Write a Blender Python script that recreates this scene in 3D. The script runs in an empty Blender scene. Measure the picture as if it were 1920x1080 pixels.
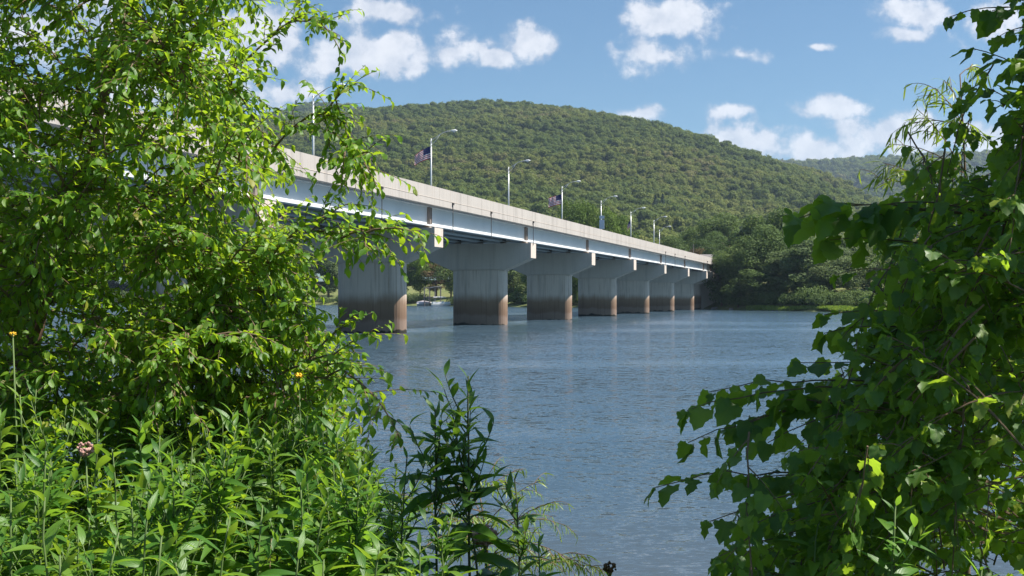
import bpy, math, random
import numpy as np
from mathutils import Vector, Matrix

# ------------------------------------------------------------------ camera, sky, sun, exposure
SC = bpy.context.scene
F = 2250.0            # focal length in photo pixels (1920 wide)
CAMZ = 3.0            # eye height above the water
HORIZ = 556.0         # horizon row in the photo
SUN_AZ, SUN_EL = 97.0, 53.0      # degrees clockwise from +Y, above horizon

cam_d = bpy.data.cameras.new('camera'); cam = bpy.data.objects.new('camera', cam_d)
SC.collection.objects.link(cam)
cam.location = (0, 0, CAMZ); cam.rotation_euler = (math.radians(90), 0, 0)
cam_d.sensor_width = 36; cam_d.lens = 36*F/1920; cam_d.shift_y = (HORIZ-540)/1920
cam_d.clip_start = .05; cam_d.clip_end = 20000
SC.camera = cam
SC.view_settings.view_transform = 'Standard'; SC.view_settings.look = 'None'
SC.view_settings.exposure = 1.1; SC.view_settings.gamma = 1
SC.render.film_transparent = False
SC.cycles.max_bounces = 7; SC.cycles.diffuse_bounces = 3; SC.cycles.glossy_bounces = 3
SC.cycles.transmission_bounces = 5; SC.cycles.transparent_max_bounces = 6; SC.cycles.volume_bounces = 0
SC.cycles.use_denoising = True
SC.cycles.caustics_reflective = False; SC.cycles.caustics_refractive = False

def P(px, py, d):
    """photo pixel at a known distance -> point"""
    return np.array([(px-960)/F*d, d, CAMZ+(HORIZ-py)/F*d])

# ---- node helpers
class NT:
    def __init__(s, tree): s.t = tree; s.n = tree.nodes; s.l = tree.links
    def add(s, typ, ins=None, **kw):
        nd = s.n.new(typ)
        for k, v in kw.items(): setattr(nd, k, v)
        for k, v in (ins or {}).items():
            if hasattr(v, 'is_output'): s.l.new(v, nd.inputs[k])
            else: nd.inputs[k].default_value = v
        return nd
    def math(s, op, a, b=None, c=None, clamp=False):
        ins = {0: a}
        if b is not None: ins[1] = b
        if c is not None: ins[2] = c
        return s.add('ShaderNodeMath', ins, operation=op, use_clamp=clamp).outputs[0]
    def vmath(s, op, a, b=None, c=None):
        ins = {0: a}
        if b is not None: ins[1] = b
        if c is not None: ins[2] = c
        nd = s.add('ShaderNodeVectorMath', ins, operation=op)
        return nd.outputs['Value'] if op in ('LENGTH', 'DOT_PRODUCT') else nd.outputs[0]
    def mix(s, f, a, b, blend='MIX'):
        nd = s.n.new('ShaderNodeMix'); nd.data_type = 'RGBA'; nd.blend_type = blend
        for i, v in ((0, f), (6, a), (7, b)):
            if hasattr(v, 'is_output'): s.l.new(v, nd.inputs[i])
            else: nd.inputs[i].default_value = v if i == 0 else (*v[:3], 1)
        return nd.outputs[2]
    def noise(s, vec, scale, detail=3, rough=.55):
        return s.add('ShaderNodeTexNoise', {'Vector': vec, 'Scale': scale, 'Detail': detail, 'Roughness': rough})
    def maprange(s, v, a, b, c=0., d=1., smooth=True):
        nd = s.add('ShaderNodeMapRange', {0: v, 1: a, 2: b, 3: c, 4: d})
        nd.interpolation_type = 'SMOOTHSTEP' if smooth else 'LINEAR'; nd.clamp = True
        return nd.outputs[0]
    def ramp(s, v, stops):
        nd = s.n.new('ShaderNodeValToRGB'); cr = nd.color_ramp
        while len(cr.elements) < len(stops): cr.elements.new(.5)
        for e, (p, c) in zip(cr.elements, stops): e.position = p; e.color = (*c[:3], 1)
        s.l.new(v, nd.inputs[0]); return nd.outputs[0]
    def sepxyz(s, v): return s.add('ShaderNodeSeparateXYZ', {0: v}).outputs
    def comb(s, x, y, z): return s.add('ShaderNodeCombineXYZ', {0: x, 1: y, 2: z}).outputs[0]

# ---- world: Nishita sky with fair-weather cumulus laid out by direction
world = bpy.data.worlds.new('World'); SC.world = world; world.use_nodes = True
w = NT(world.node_tree); w.n.clear()
SKY_STRENGTH = .060
sky = w.add('ShaderNodeTexSky'); sky.sky_type = 'NISHITA'; sky.sun_disc = False
sky.sun_elevation = math.radians(SUN_EL); sky.sun_rotation = math.radians(SUN_AZ)
sky.altitude = 150; sky.air_density = 1.0; sky.dust_density = .3; sky.ozone_density = 4.0
sc_n = w.n.new('ShaderNodeVectorMath'); sc_n.operation = 'SCALE'; w.l.new(sky.outputs[0], sc_n.inputs[0])
sc_n.inputs['Scale'].default_value = SKY_STRENGTH
skycol = w.vmath('MULTIPLY', sc_n.outputs[0], (.64, .84, .90))
tc = w.add('ShaderNodeTexCoord'); D = tc.outputs['Generated']
dx, dy, dz = w.sepxyz(D)
dys = w.math('MAXIMUM', dy, .05)
A = w.math('DIVIDE', dx, dys); B = w.math('DIVIDE', dz, dys)      # slopes sideways and up, looking north (+Y)
AB = w.comb(A, B, 0.)
CLOUDS = [(640, 95, 110, 62), (735, 98, 72, 44), (745, 22, 92, 26), (868, 90, 60, 42), (992, 84, 62, 36), (935,108,50,22),
          (1280, 28, 105, 46), (1232, 106, 80, 34), (1390, 102, 44, 17), (1720, 28, 80, 44), (1690, 62, 60, 20),
          (1376, 206, 40, 20), (1555, 203, 70, 22), (1190, 215, 60, 18), (1425, 268, 105, 52), (1530, 280, 125, 40),
          (1640, 262, 110, 46), (1715, 250, 120, 60), (1830, 262, 110, 40), (535, 178, 80, 30), (1890, 20, 90, 60), (1535, 88, 30, 9),
          (330, 120, 210, 120), (60, 60, 140, 60), (480, 60, 120, 70)]
nz = w.noise(AB, 34., 8, .6); nz2 = w.noise(AB, 13., 4, .5)
best = None
for cx, cy, rx, ry in CLOUDS:
    a0, b0 = (cx-960)/F, (HORIZ-cy)/F; ia, ib = F/rx, F/ry
    ln = w.vmath('LENGTH', w.vmath('MULTIPLY_ADD', AB, (ia, ib, 0), (-a0*ia, -b0*ib, 0)))
    best = ln if best is None else w.math('MINIMUM', best, ln)
den = w.math('SUBTRACT', 1.12, best)
den = w.math('MULTIPLY_ADD', w.math('SUBTRACT', nz.outputs[0], .5), 3.2, den)
den = w.math('MULTIPLY_ADD', w.math('SUBTRACT', nz2.outputs[0], .5), 2.0, den)
front = w.maprange(dy, .12, .3)
den_f = w.math('MULTIPLY', w.maprange(den, .0, .75), front)
# the same kind of cumulus over the rest of the sky
dzs = w.math('MAXIMUM', w.math('ADD', dz, .12), .05)
PL = w.comb(w.math('DIVIDE', dx, dzs), w.math('DIVIDE', dy, dzs), 0.)
gen = w.noise(PL, 1.25, 7, .58)
inwin = w.math('MULTIPLY', w.math('MULTIPLY', w.maprange(w.math('ABSOLUTE', A), .62, .5), w.maprange(B, .42, .3)), w.maprange(dy, .0, .1))
den_g = w.math('MULTIPLY', w.maprange(gen.outputs[0], .56, .68), w.math('SUBTRACT', 1., inwin))
den_g = w.math('MULTIPLY', den_g, w.maprange(dz, 0., .06))
dens = w.math('MAXIMUM', den_f, den_g)
shade = w.maprange(w.math('MULTIPLY_ADD', w.noise(AB, 40., 4, .6).outputs[0], .9, w.math('MULTIPLY', dens, .35)), .45, 1.0)
ccol = w.mix(shade, (.285, .31, .365), (.515, .51, .52))
col = w.mix(w.math('MULTIPLY', dens, .84), skycol, ccol)
bg = w.add('ShaderNodeBackground', {0: col, 1: 1.0})
w.l.new(bg.outputs[0], w.add('ShaderNodeOutputWorld').inputs[0])
world.cycles.sampling_method = 'MANUAL'; world.cycles.sample_map_resolution = 512

# ---- sun
sd = bpy.data.lights.new('sun', 'SUN'); so = bpy.data.objects.new('sun', sd); SC.collection.objects.link(so)
sd.energy = 4.6; sd.angle = math.radians(.53); sd.color = (1, .95, .87)
az, el = math.radians(SUN_AZ), math.radians(SUN_EL)
SUNV = Vector((math.sin(az)*math.cos(el), math.cos(az)*math.cos(el), math.sin(el)))
so.rotation_euler = SUNV.to_track_quat('Z', 'Y').to_euler(); so.location = (60, 40, 80)

# ------------------------------------------------------------------ helpers
COL = SC.collection
rng = np.random.default_rng(11); random.seed(5)
def U(a, b, n=None): return rng.uniform(a, b, n)
def nrm(v): v = np.asarray(v, float); return v/np.maximum(np.linalg.norm(v, axis=-1, keepdims=True), 1e-9)
def smooth(a, b, x): t = np.clip((np.asarray(x, float)-a)/(b-a), 0, 1); return t*t*(3-2*t)

def mesh(name, V, Fs, mat=None, smooth_=False, uv=None, attr=None, mats=None, midx=None):
    me = bpy.data.meshes.new(name)
    V = np.asarray(V, np.float32).reshape(-1, 3)
    if isinstance(Fs, np.ndarray):          # uniform face size
        n, k = Fs.shape
        me.vertices.add(len(V)); me.vertices.foreach_set('co', V.ravel())
        me.loops.add(n*k); me.loops.foreach_set('vertex_index', Fs.astype(np.int32).ravel())
        me.polygons.add(n); me.polygons.foreach_set('loop_start', np.arange(n, dtype=np.int32)*k)
        if uv is not None:
            l = me.uv_layers.new(name='UVMap'); l.data.foreach_set('uv', np.asarray(uv, np.float32)[Fs.ravel()].ravel())
    else:
        me.from_pydata(V.tolist(), [], Fs)
    if attr is not None:
        at = me.attributes.new('lr', 'FLOAT', 'POINT'); at.data.foreach_set('value', np.asarray(attr, np.float32))
    for m in (mats or ([mat] if mat else [])): me.materials.append(m)
    if midx is not None: me.polygons.foreach_set('material_index', np.asarray(midx, np.int32))
    me.update(calc_edges=True); me.validate()
    if smooth_: me.polygons.foreach_set('use_smooth', np.ones(len(me.polygons), bool))
    return me

def link(name, me, parent=None, mat=None):
    o = bpy.data.objects.new(name, me); COL.objects.link(o)
    if parent is not None: o.parent = parent
    return o
def tag(o, label=None, cat=None, group=None, kind=None):
    if label: o['label'] = label
    if cat: o['category'] = cat
    if group: o['group'] = group
    if kind: o['kind'] = kind
    return o
def empty(name, loc=(0, 0, 0), rz=0):
    o = bpy.data.objects.new(name, None); COL.objects.link(o); o.location = tuple(loc); o.rotation_euler = (0, 0, rz); o.empty_display_size = .2
    return o
def copy_tree(o, parent=None):
    c = o.copy(); COL.objects.link(c); c.parent = parent
    for ch in o.children: copy_tree(ch, c)
    return c

class MB:
    """collects shapes into one mesh"""
    def __init__(s): s.v = []; s.f = []; s.mi = []; s.n = 0
    def raw(s, v, f, mi=0):
        v = np.asarray(v, float).reshape(-1, 3); s.v.append(v)
        s.f += [tuple(int(i)+s.n for i in q) for q in f]; s.mi += [mi]*len(f); s.n += len(v); return s
    def box(s, x0, x1, y0, y1, z0, z1, mi=0):
        v = [(x, y, z) for z in (z0, z1) for y in (y0, y1) for x in (x0, x1)]
        return s.raw(v, [(0, 2, 3, 1), (4, 5, 7, 6), (0, 1, 5, 4), (2, 6, 7, 3), (0, 4, 6, 2), (1, 3, 7, 5)], mi)
    def bar(s, a, b, wx, wy=None, mi=0):
        a, b = np.asarray(a, float), np.asarray(b, float); wy = wy or wx
        d = nrm(b-a); up = np.array([0, 0, 1.]) if abs(d[2]) < .9 else np.array([1., 0, 0])
        x = nrm(np.cross(d, up)); y = np.cross(x, d)
        v = [p+x*wx*i+y*wy*j for p in (a, b) for i, j in ((-.5, -.5), (.5, -.5), (.5, .5), (-.5, .5))]
        return s.raw(v, [(3, 2, 1, 0), (4, 5, 6, 7), (0, 1, 5, 4), (1, 2, 6, 5), (2, 3, 7, 6), (3, 0, 4, 7)], mi)
    def tube(s, pts, rad, k=6, mi=0):
        pts = np.asarray(pts, float); n = len(pts); rad = np.broadcast_to(np.asarray(rad, float), (n,))
        d = nrm(np.gradient(pts, axis=0)); ref = np.array([.31, .17, .94]) if abs(d[0][2]) < .8 else np.array([.95, .2, .1])
        x = nrm(np.cross(d, ref)); y = np.cross(d, x)
        a = np.arange(k)*2*math.pi/k
        v = pts[:, None, :]+rad[:, None, None]*(x[:, None, :]*np.cos(a)[None, :, None]+y[:, None, :]*np.sin(a)[None, :, None])
        f = [(i*k+j, i*k+(j+1) % k, (i+1)*k+(j+1) % k, (i+1)*k+j) for i in range(n-1) for j in range(k)]
        f += [tuple(range(k-1, -1, -1)), tuple((n-1)*k+j for j in range(k))]
        return s.raw(v.reshape(-1, 3), f, mi)
    def prism(s, poly, axis_pts, frame, mi=0):
        """poly of (a,b) in the plane (frame[0],frame[1]) swept between the two points"""
        m = len(poly); ex, ey = np.asarray(frame[0], float), np.asarray(frame[1], float)
        v = [np.asarray(p, float)+ex*a+ey*b for p in axis_pts for a, b in poly]
        f = [tuple(range(m-1, -1, -1)), tuple(range(m, 2*m))]+[(i, (i+1) % m, m+(i+1) % m, m+i) for i in range(m)]
        return s.raw(v, f, mi)
    def build(s, name, mat, parent=None, sm=False, mats=None):
        me = mesh(name, np.concatenate(s.v), s.f, mat, sm, mats=mats, midx=s.mi if mats else None)
        return link(name, me, parent)

# ------------------------------------------------------------------ materials
def newmat(name):
    m = bpy.data.materials.new(name); m.use_nodes = True; t = NT(m.node_tree); t.n.clear()
    return m, t
def finish(t, sh): t.l.new(sh, t.add('ShaderNodeOutputMaterial').inputs[0])
def principled(t, color, rough=.6, metal=0., spec=.5, normal=None):
    ins = {'Base Color': color if hasattr(color, 'is_output') else (*color, 1), 'Roughness': rough, 'Metallic': metal, 'Specular IOR Level': spec}
    if normal is not None: ins['Normal'] = normal
    return t.add('ShaderNodeBsdfPrincipled', ins)
def bump(t, h, strength=.3, dist=.01):
    return t.add('ShaderNodeBump', {'Strength': strength, 'Distance': dist, 'Height': h}).outputs[0]
def wpos(t): return t.add('ShaderNodeNewGeometry').outputs['Position']

def mat_plain(name, c, rough=.6, metal=0., var=.15, scale=3.):
    m, t = newmat(name); p = t.add('ShaderNodeTexCoord').outputs['Object']
    n = t.noise(p, scale, 4).outputs[0]
    colr = t.mix(n, tuple(x*(1-var) for x in c), tuple(min(1, x*(1+var)) for x in c))
    finish(t, principled(t, colr, rough, metal).outputs[0]); return m

def mat_concrete(name, c, stain=0., streak=.35, warm=(.30, .22, .16)):
    m, t = newmat(name); p = wpos(t)
    n1 = t.noise(p, .35, 4).outputs[0]; n2 = t.noise(p, 4., 5, .65).outputs[0]
    vs = t.noise(t.vmath('MULTIPLY', p, (1., 1., .07)), 1.6, 4, .6).outputs[0]
    vs2 = t.noise(t.vmath('MULTIPLY', p, (1., 1., .04)), 5., 3, .6).outputs[0]
    colr = t.mix(n1, tuple(x*.86 for x in c), tuple(x*1.1 for x in c))
    colr = t.mix(t.math('MULTIPLY', t.maprange(vs, .5, .72), streak), colr, tuple(x*.55 for x in c))
    colr = t.mix(t.math('MULTIPLY', t.maprange(vs2, .52, .7), streak*.6), colr, tuple(x*a for x, a in zip(c, (.75, .66, .58))))
    colr = t.mix(t.math('MULTIPLY', t.maprange(n2, .55, .75), .25), colr, tuple(x*1.25 for x in c))
    if stain:
        z = t.sepxyz(p)[2]
        zz = t.math('ADD', z, t.math('MULTIPLY', t.math('SUBTRACT', t.noise(t.vmath('MULTIPLY', p, (1, 1, .25)), 1.1, 4).outputs[0], .5), .9))
        zz = t.math('ADD', zz, t.math('MULTIPLY', t.math('SUBTRACT', t.noise(p, .06, 1).outputs[0], .5), 1.1))
        colr = t.mix(t.maprange(zz, 3.55, 2.3), colr, (.26, .175, .115))
        colr = t.mix(t.maprange(zz, 2.7, 1.2), colr, (.185, .118, .078))
        colr = t.mix(t.maprange(zz, 1.25, .85), colr, (.24, .17, .13))
        colr = t.mix(t.maprange(zz, .22, .08), colr, (.03, .028, .02))
        colr = t.mix(t.math('MULTIPLY', t.maprange(vs2, .5, .7), .45), colr, t.mix(1., colr, (.55, .5, .45), 'MULTIPLY'))
    finish(t, principled(t, colr, .85, 0, .3, bump(t, n2, .25, .02)).outputs[0]); return m

M = {}
M['concrete'] = mat_concrete('weathered_concrete', (.57, .49, .42))
M['pier_concrete'] = mat_concrete('stained_pier_concrete', (.64, .535, .445), stain=1, streak=.5)
M['parapet'] = mat_concrete('parapet_concrete', (.42, .385, .35), streak=.65)
M['steel'] = mat_plain('pale_blue_steel_paint', (.63, .645, .65), .5, 0, .12, .5)
M['steel_brown'] = mat_plain('brown_steel', (.22, .18, .155), .6, 0, .3, 2)
M['dark_pipe'] = mat_plain('dark_pipe', (.06, .05, .045), .5)
M['galv'] = mat_plain('galvanised_metal', (.62, .63, .62), .4, .35, .08)
M['lens'] = mat_plain('lamp_lens', (.75, .77, .78), .2)
M['asphalt'] = mat_plain('asphalt', (.05, .05, .052), .9, 0, .3, 8)
M['line'] = mat_plain('road_paint', (.75, .72, .6), .7)
M['white'] = mat_plain('white_paint', (.78, .78, .77), .45)
M['tarp'] = mat_plain('pale_tarp', (.62, .56, .56), .7, 0, .2, 2)
M['timber'] = mat_plain('grey_timber', (.20, .175, .16), .85, 0, .3, 6)
M['roof'] = mat_plain('dark_shingle', (.17, .155, .15), .85, 0, .3, 3)
M['glass'] = mat_plain('window_glass', (.03, .04, .05), .08)
M['flag_red'] = mat_plain('flag_red', (.42, .035, .05), .8)
M['flag_white'] = mat_plain('flag_white', (.78, .76, .76), .8)
M['flag_blue'] = mat_plain('flag_blue', (.02, .025, .11), .8)
for k_ in ('flag_red', 'flag_white', 'flag_blue'):
    nt_ = M[k_].node_tree; o_ = next(q for q in nt_.nodes if q.type == 'OUTPUT_MATERIAL'); b_ = next(q for q in nt_.nodes if q.type == 'BSDF_PRINCIPLED')
    tr_ = nt_.nodes.new('ShaderNodeBsdfTranslucent'); mx_ = nt_.nodes.new('ShaderNodeMixShader'); mx_.inputs[0].default_value = .5
    tr_.inputs[0].default_value = {'flag_red': (.5, .04, .06, 1), 'flag_white': (.85, .83, .83, 1), 'flag_blue': (.03, .035, .15, 1)}[k_]
    nt_.links.new(b_.outputs[0], mx_.inputs[1]); nt_.links.new(tr_.outputs[0], mx_.inputs[2]); nt_.links.new(mx_.outputs[0], o_.inputs[0])
M['sign'] = mat_plain('sign_grey', (.55, .60, .66), .5)
M['rock'] = mat_plain('grey_rock', (.30, .29, .27), .9, 0, .4, 3)
M['pink'] = mat_plain('dusty_pink_florets', (.42, .24, .20), .9, 0, .35, 40)
M['yellow'] = mat_plain('yellow_florets', (.75, .45, .03), .8, 0, .3, 40)
M['seed'] = mat_plain('brown_seed', (.16, .08, .03), .9, 0, .3, 40)

def mat_leaf(name, ramp_stops, trans, tfac=.4, rough=.42, rib=True, spec=.45, world_var=None):
    m, t = newmat(name)
    lr = t.add('ShaderNodeAttribute', attribute_name='lr').outputs['Fac']
    rnd = t.add('ShaderNodeObjectInfo').outputs['Random']
    r = t.math('FRACT', t.math('ADD', lr, rnd))
    colr = t.ramp(r, ramp_stops)
    tcol = t.mix(r, tuple(x*.8 for x in trans), tuple(x*1.15 for x in trans))
    uv = t.add('ShaderNodeTexCoord').outputs['UV']; ux, uy, _ = t.sepxyz(uv)
    nrmv = None
    if rib:
        d = t.math('ABSOLUTE', t.math('SUBTRACT', ux, .5))
        side = t.math('ABSOLUTE', t.math('SUBTRACT', t.math('FRACT', t.math('MULTIPLY', t.math('SUBTRACT', uy, t.math('MULTIPLY', d, .8)), 7.)), .5))
        vein = t.math('MAXIMUM', t.maprange(d, .035, .01), t.math('MULTIPLY', t.maprange(side, .08, .02), .25))
        colr = t.mix(t.math('MULTIPLY', vein, .45), colr, (.16, .22, .05))
        nrmv = bump(t, t.math('SUBTRACT', side, vein), (.18 if name != 'vine_leaf' else .06), .003)
    bf = t.add('ShaderNodeNewGeometry').outputs['Backfacing']
    colr = t.mix(t.math('MULTIPLY', bf, .35), colr, (.17, .24, .11))
    pr = principled(t, colr, rough, 0, spec, nrmv)
    tr = t.add('ShaderNodeBsdfTranslucent', {0: tcol})
    mx = t.add('ShaderNodeMixShader', {0: tfac, 1: pr.outputs[0], 2: tr.outputs[0]})
    finish(t, mx.outputs[0]); return m
M['birch'] = mat_leaf('birch_leaf', [(0, (.05, .14, .012)), (.5, (.09, .21, .016)), (.8, (.14, .27, .02)), (.97, (.21, .31, .025)), (1, (.30, .27, .05))], (.42, .60, .025), .48)
M['vine'] = mat_leaf('vine_leaf', [(0, (.055, .125, .028)), (.6, (.08, .165, .034)), (.9, (.12, .215, .038)), (1, (.25, .30, .04))], (.40, .60, .035), .5, .45, spec=.4)
M['weed'] = mat_leaf('weed_leaf', [(0, (.045, .13, .018)), (.6, (.075, .185, .025)), (1, (.13, .25, .035))], (.28, .50, .035), .42)
M['weed_pale'] = mat_leaf('pale_weed_leaf', [(0, (.075, .17, .02)), (.6, (.11, .22, .025)), (1, (.17, .28, .04))], (.34, .52, .035), .42)
M['willow'] = mat_leaf('willow_leaf', [(0, (.09, .17, .02)), (.6, (.13, .23, .025)), (1, (.22, .29, .04))], (.34, .46, .04), .42, rib=False)
M['grass'] = mat_leaf('grass_blade', [(0, (.05, .12, .015)), (.7, (.09, .19, .025)), (1, (.2, .22, .06))], (.22, .38, .03), .35, rib=False)
M['bark'] = mat_plain('brown_bark', (.13, .078, .05), .9, 0, .5, 14)
M['twig'] = mat_plain('brown_twig', (.15, .10, .06), .85, 0, .3, 20)
M['stem'] = mat_plain('green_stem', (.09, .14, .035), .7, 0, .3, 9)
M['dry'] = mat_plain('dry_stalk', (.30, .20, .11), .9, 0, .3, 9)
M['stem_dark'] = mat_plain('purple_green_stem', (.07, .085, .03), .7, 0, .3, 9)

def mat_far(name, stops, trans, tfac=.25, patch=None):
    m, t = newmat(name)
    rnd = t.add('ShaderNodeObjectInfo').outputs['Random']
    lr = t.add('ShaderNodeAttribute', attribute_name='lr').outputs['Fac']
    f = t.math('ADD', t.math('MULTIPLY', rnd, .78), t.math('MULTIPLY', lr, .22))
    if patch:
        n = t.noise(wpos(t), patch, 3).outputs[0]
        f = t.math('ADD', t.math('MULTIPLY', f, .55), t.math('MULTIPLY', t.maprange(n, .35, .65), .45))
    c = t.ramp(f, stops)
    pr = principled(t, c, .75, 0, .2); tr = t.add('ShaderNodeBsdfTranslucent', {0: t.mix(.5, c, trans)})
    finish(t, t.add('ShaderNodeMixShader', {0: tfac, 1: pr.outputs[0], 2: tr.outputs[0]}).outputs[0]); return m
M['forest'] = mat_far('forest_leaf', [(0, (.06, .10, .026)), (.3, (.095, .14, .03)), (.55, (.135, .17, .036)), (.8, (.17, .19, .042)), (.92, (.19, .165, .07)), (1, (.15, .15, .085))], (.22, .25, .05), .4, .005)
M['conifer'] = mat_far('conifer_needles', [(0, (.016, .034, .016)), (1, (.03, .055, .022))], (.04, .07, .02), .12)
M['far_tree'] = mat_far('far_tree_leaf', [(0, (.07, .115, .036)), (.5, (.105, .155, .046)), (1, (.145, .195, .06))], (.19, .27, .05), .34)
M['bright_tree'] = mat_far('bright_tree_leaf', [(0, (.07, .12, .018)), (1, (.11, .17, .022))], (.18, .28, .02), .3)
M['pale_tree'] = mat_far('pale_tree_leaf', [(0, (.10, .145, .055)), (1, (.15, .19, .075))], (.21, .29, .08), .34)
M['brown_tree'] = mat_far('brown_tree_leaf', [(0, (.10, .075, .035)), (1, (.15, .10, .045))], (.2, .14, .04), .25)

def mat_ground(name, a, b, c, s=.5):
    m, t = newmat(name); p = wpos(t)
    n = t.noise(p, s, 5, .6).outputs[0]; n2 = t.noise(p, s*9, 4).outputs[0]
    colr = t.mix(t.maprange(n, .35, .62), a, b); colr = t.mix(t.math('MULTIPLY', t.maprange(n2, .5, .7), .6), colr, c)
    finish(t, principled(t, colr, .95, 0, .2, bump(t, n2, .6, .06)).outputs[0]); return m
M['bank'] = mat_ground('bank_soil', (.055, .05, .03), (.05, .085, .02), (.10, .085, .055), 1.2)
M['farbank'] = mat_ground('far_bank_soil', (.10, .13, .035), (.17, .18, .06), (.21, .19, .12), .18)
M['hillfloor'] = mat_ground('forest_floor', (.03, .045, .015), (.045, .06, .02), (.05, .05, .025), .02)

def mat_water():
    m, t = newmat('river_water'); p = wpos(t)
    px_, py_, _ = t.sepxyz(p)
    q = t.comb(t.math('MULTIPLY', px_, .55), py_, 0.)
    big = t.noise(t.vmath('MULTIPLY', p, (.012, .04, 1)), 1., 4, .6).outputs[0]        # wind lanes
    n1 = t.noise(q, .7, 3, .6); n2 = t.noise(q, 4.5, 3, .6); n3 = t.noise(q, 15., 2, .6)
    def cen(n, k):
        v = t.vmath('SUBTRACT', n.outputs['Color'], (.5, .5, .5)); return t.vmath('MULTIPLY', v, (k*.6, k, 0))
    v = t.vmath('ADD', t.vmath('ADD', cen(n1, .22), cen(n2, .75)), cen(n3, .95))
    amp = t.maprange(big, .38, .6, .35, 1.25)
    sc = t.n.new('ShaderNodeVectorMath'); sc.operation = 'SCALE'; t.l.new(v, sc.inputs[0]); t.l.new(amp, sc.inputs['Scale'])
    nv = t.vmath('NORMALIZE', t.vmath('ADD', sc.outputs[0], (0, -.075, 1)))
    shal = t.maprange(py_, 22., 9.)
    base = t.mix(shal, (.045, .078, .108), (.06, .075, .085))
    pr = principled(t, base, .06, 0, .5, nv); pr.inputs['IOR'].default_value = 1.33
    finish(t, pr.outputs[0]); return m
M['water'] = mat_water()

# ------------------------------------------------------------------ ground, water, hills
def shore_y(x): return np.interp(x, [-900, -400, -150, -60, -30, 20, 44, 49, 56, 62, 90, 150, 400, 900], [1050, 660, 490, 425, 392, 322, 291, 266, 250, 232, 222, 190, 150, 120])
def vnoise(x, y, s, seed=0):
    """smooth value noise in [-1,1]"""
    r = np.random.default_rng(seed).uniform(-1, 1, (64, 64))
    x = np.asarray(x, float)/s+17.3; y = np.asarray(y, float)/s+9.1
    xi = np.floor(x).astype(int); yi = np.floor(y).astype(int); fx = x-xi; fy = y-yi
    fx = fx*fx*(3-2*fx); fy = fy*fy*(3-2*fy); g = lambda i, j: r[(xi+i) % 64, (yi+j) % 64]
    return (g(0, 0)*(1-fx)+g(1, 0)*fx)*(1-fy)+(g(0, 1)*(1-fx)+g(1, 1)*fx)*fy
def far_z(x, y):
    d = np.asarray(y, float)-shore_y(x)
    z = np.interp(d, [-30, -6, 0, 2, 7, 14, 40, 120, 400, 1200], [-4, -.8, .02, .4, .7, 1.7, 4.5, 8, 14, 18])
    return z+vnoise(x, y, 14, 3)*.35*smooth(0, 12, d)
def bank_edge(x): return np.interp(x, [-60, -34, -20, -8, 0, 8, 20, 60], [40, 26, 14, 9.4, 8.6, 9.0, 10, 16])
def near_z(x, y):
    d = bank_edge(x)-np.asarray(y, float)
    z = np.interp(d, [-30, -4, -1, 0, 2.2, 4.2, 9, 40], [-3, -.9, -.25, 0, .85, 1.3, 1.45, 2.2])
    return z+vnoise(x, y, .9, 8)*.05+vnoise(x, y, 3.1, 9)*.08

def grid(name, xs, ys, zf, mat, kind='structure'):
    X, Y = np.meshgrid(xs, ys); Z = zf(X, Y); n, m_ = len(ys), len(xs)
    V = np.stack([X, Y, Z], -1).reshape(-1, 3)
    i = np.arange((n-1)*(m_-1)); r, c = i//(m_-1), i % (m_-1); a = r*m_+c
    o = link(name, mesh(name, V, np.stack([a, a+1, a+m_+1, a+m_], 1), mat, True)); o['kind'] = kind; return o
grid('near_bank_ground', np.concatenate([np.arange(-60, -12, 1.5), np.arange(-12, 12, .22), np.arange(12, 60, 1.5)]), np.concatenate([np.arange(-25, 0, 1.2), np.arange(0, 13, .22), np.arange(13, 60, 1.5)]), near_z, M['bank'])
fx = np.concatenate([np.arange(-900, -120, 14.), np.arange(-120, 160, 3.), np.arange(160, 900, 14.)])
fy = np.concatenate([np.arange(60, 180, 12.), np.arange(180, 460, 2.5), np.arange(460, 1600, 14.)])
grid('far_bank_ground', fx, fy, far_z, M['farbank'])
wv = [(-4000, -300, 0), (4000, -300, 0), (4000, 6000, 0), (-4000, 6000, 0)]
tag(link('river_water', mesh('river_water', wv, [(0, 1, 2, 3)], M['water'])), kind='structure')
rb = [(x, y, -6) for x, y, _ in wv]
tag(link('river_bed_ground', mesh('river_bed', rb, [(0, 1, 2, 3)], M['bank'])), kind='structure')

def hill(name, sil, foot, ridge, zfoot, amp, seed, rows=60, cols=170, drop=13):
    """hill with a given skyline: sil = photo skyline (px, py), foot/ridge = distances"""
    pxs = np.linspace(sil[0][0], sil[-1][0], cols); pys = np.interp(pxs, *zip(*sil))
    s = np.concatenate([np.linspace(0, 1, rows), 1+np.linspace(.05, .8, 14)])
    d = foot+(ridge-foot)*s[:, None]+0*pxs[None, :]
    az_ = (pxs-960)/F
    zr = CAMZ+(HORIZ-pys)/F*ridge
    sc_ = np.clip(s, 0, 1)[:, None]; prof = .55*sc_+.45*(sc_*sc_*(3-2*sc_))
    back = np.clip(s-1, 0, 1)[:, None]
    X = az_[None, :]*d; Y = d
    Z = zfoot+(zr[None, :]-drop-zfoot)*prof*(1-back*back*1.3)
    Z = Z+amp*(vnoise(X, Y, 230, seed)+.5*vnoise(X, Y, 95, seed+1))*np.sin(np.clip(s, 0, 1)*math.pi)[:, None]
    n, m_ = X.shape; V = np.stack([X, Y, Z], -1)
    i = np.arange((n-1)*(m_-1)); r, c = i//(m_-1), i % (m_-1); a = r*m_+c
    o = link(name, mesh(name, V.reshape(-1, 3), np.stack([a, a+1, a+m_+1, a+m_], 1), M['hillfloor'], True)); o['kind'] = 'structure'
    return V, rows
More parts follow.
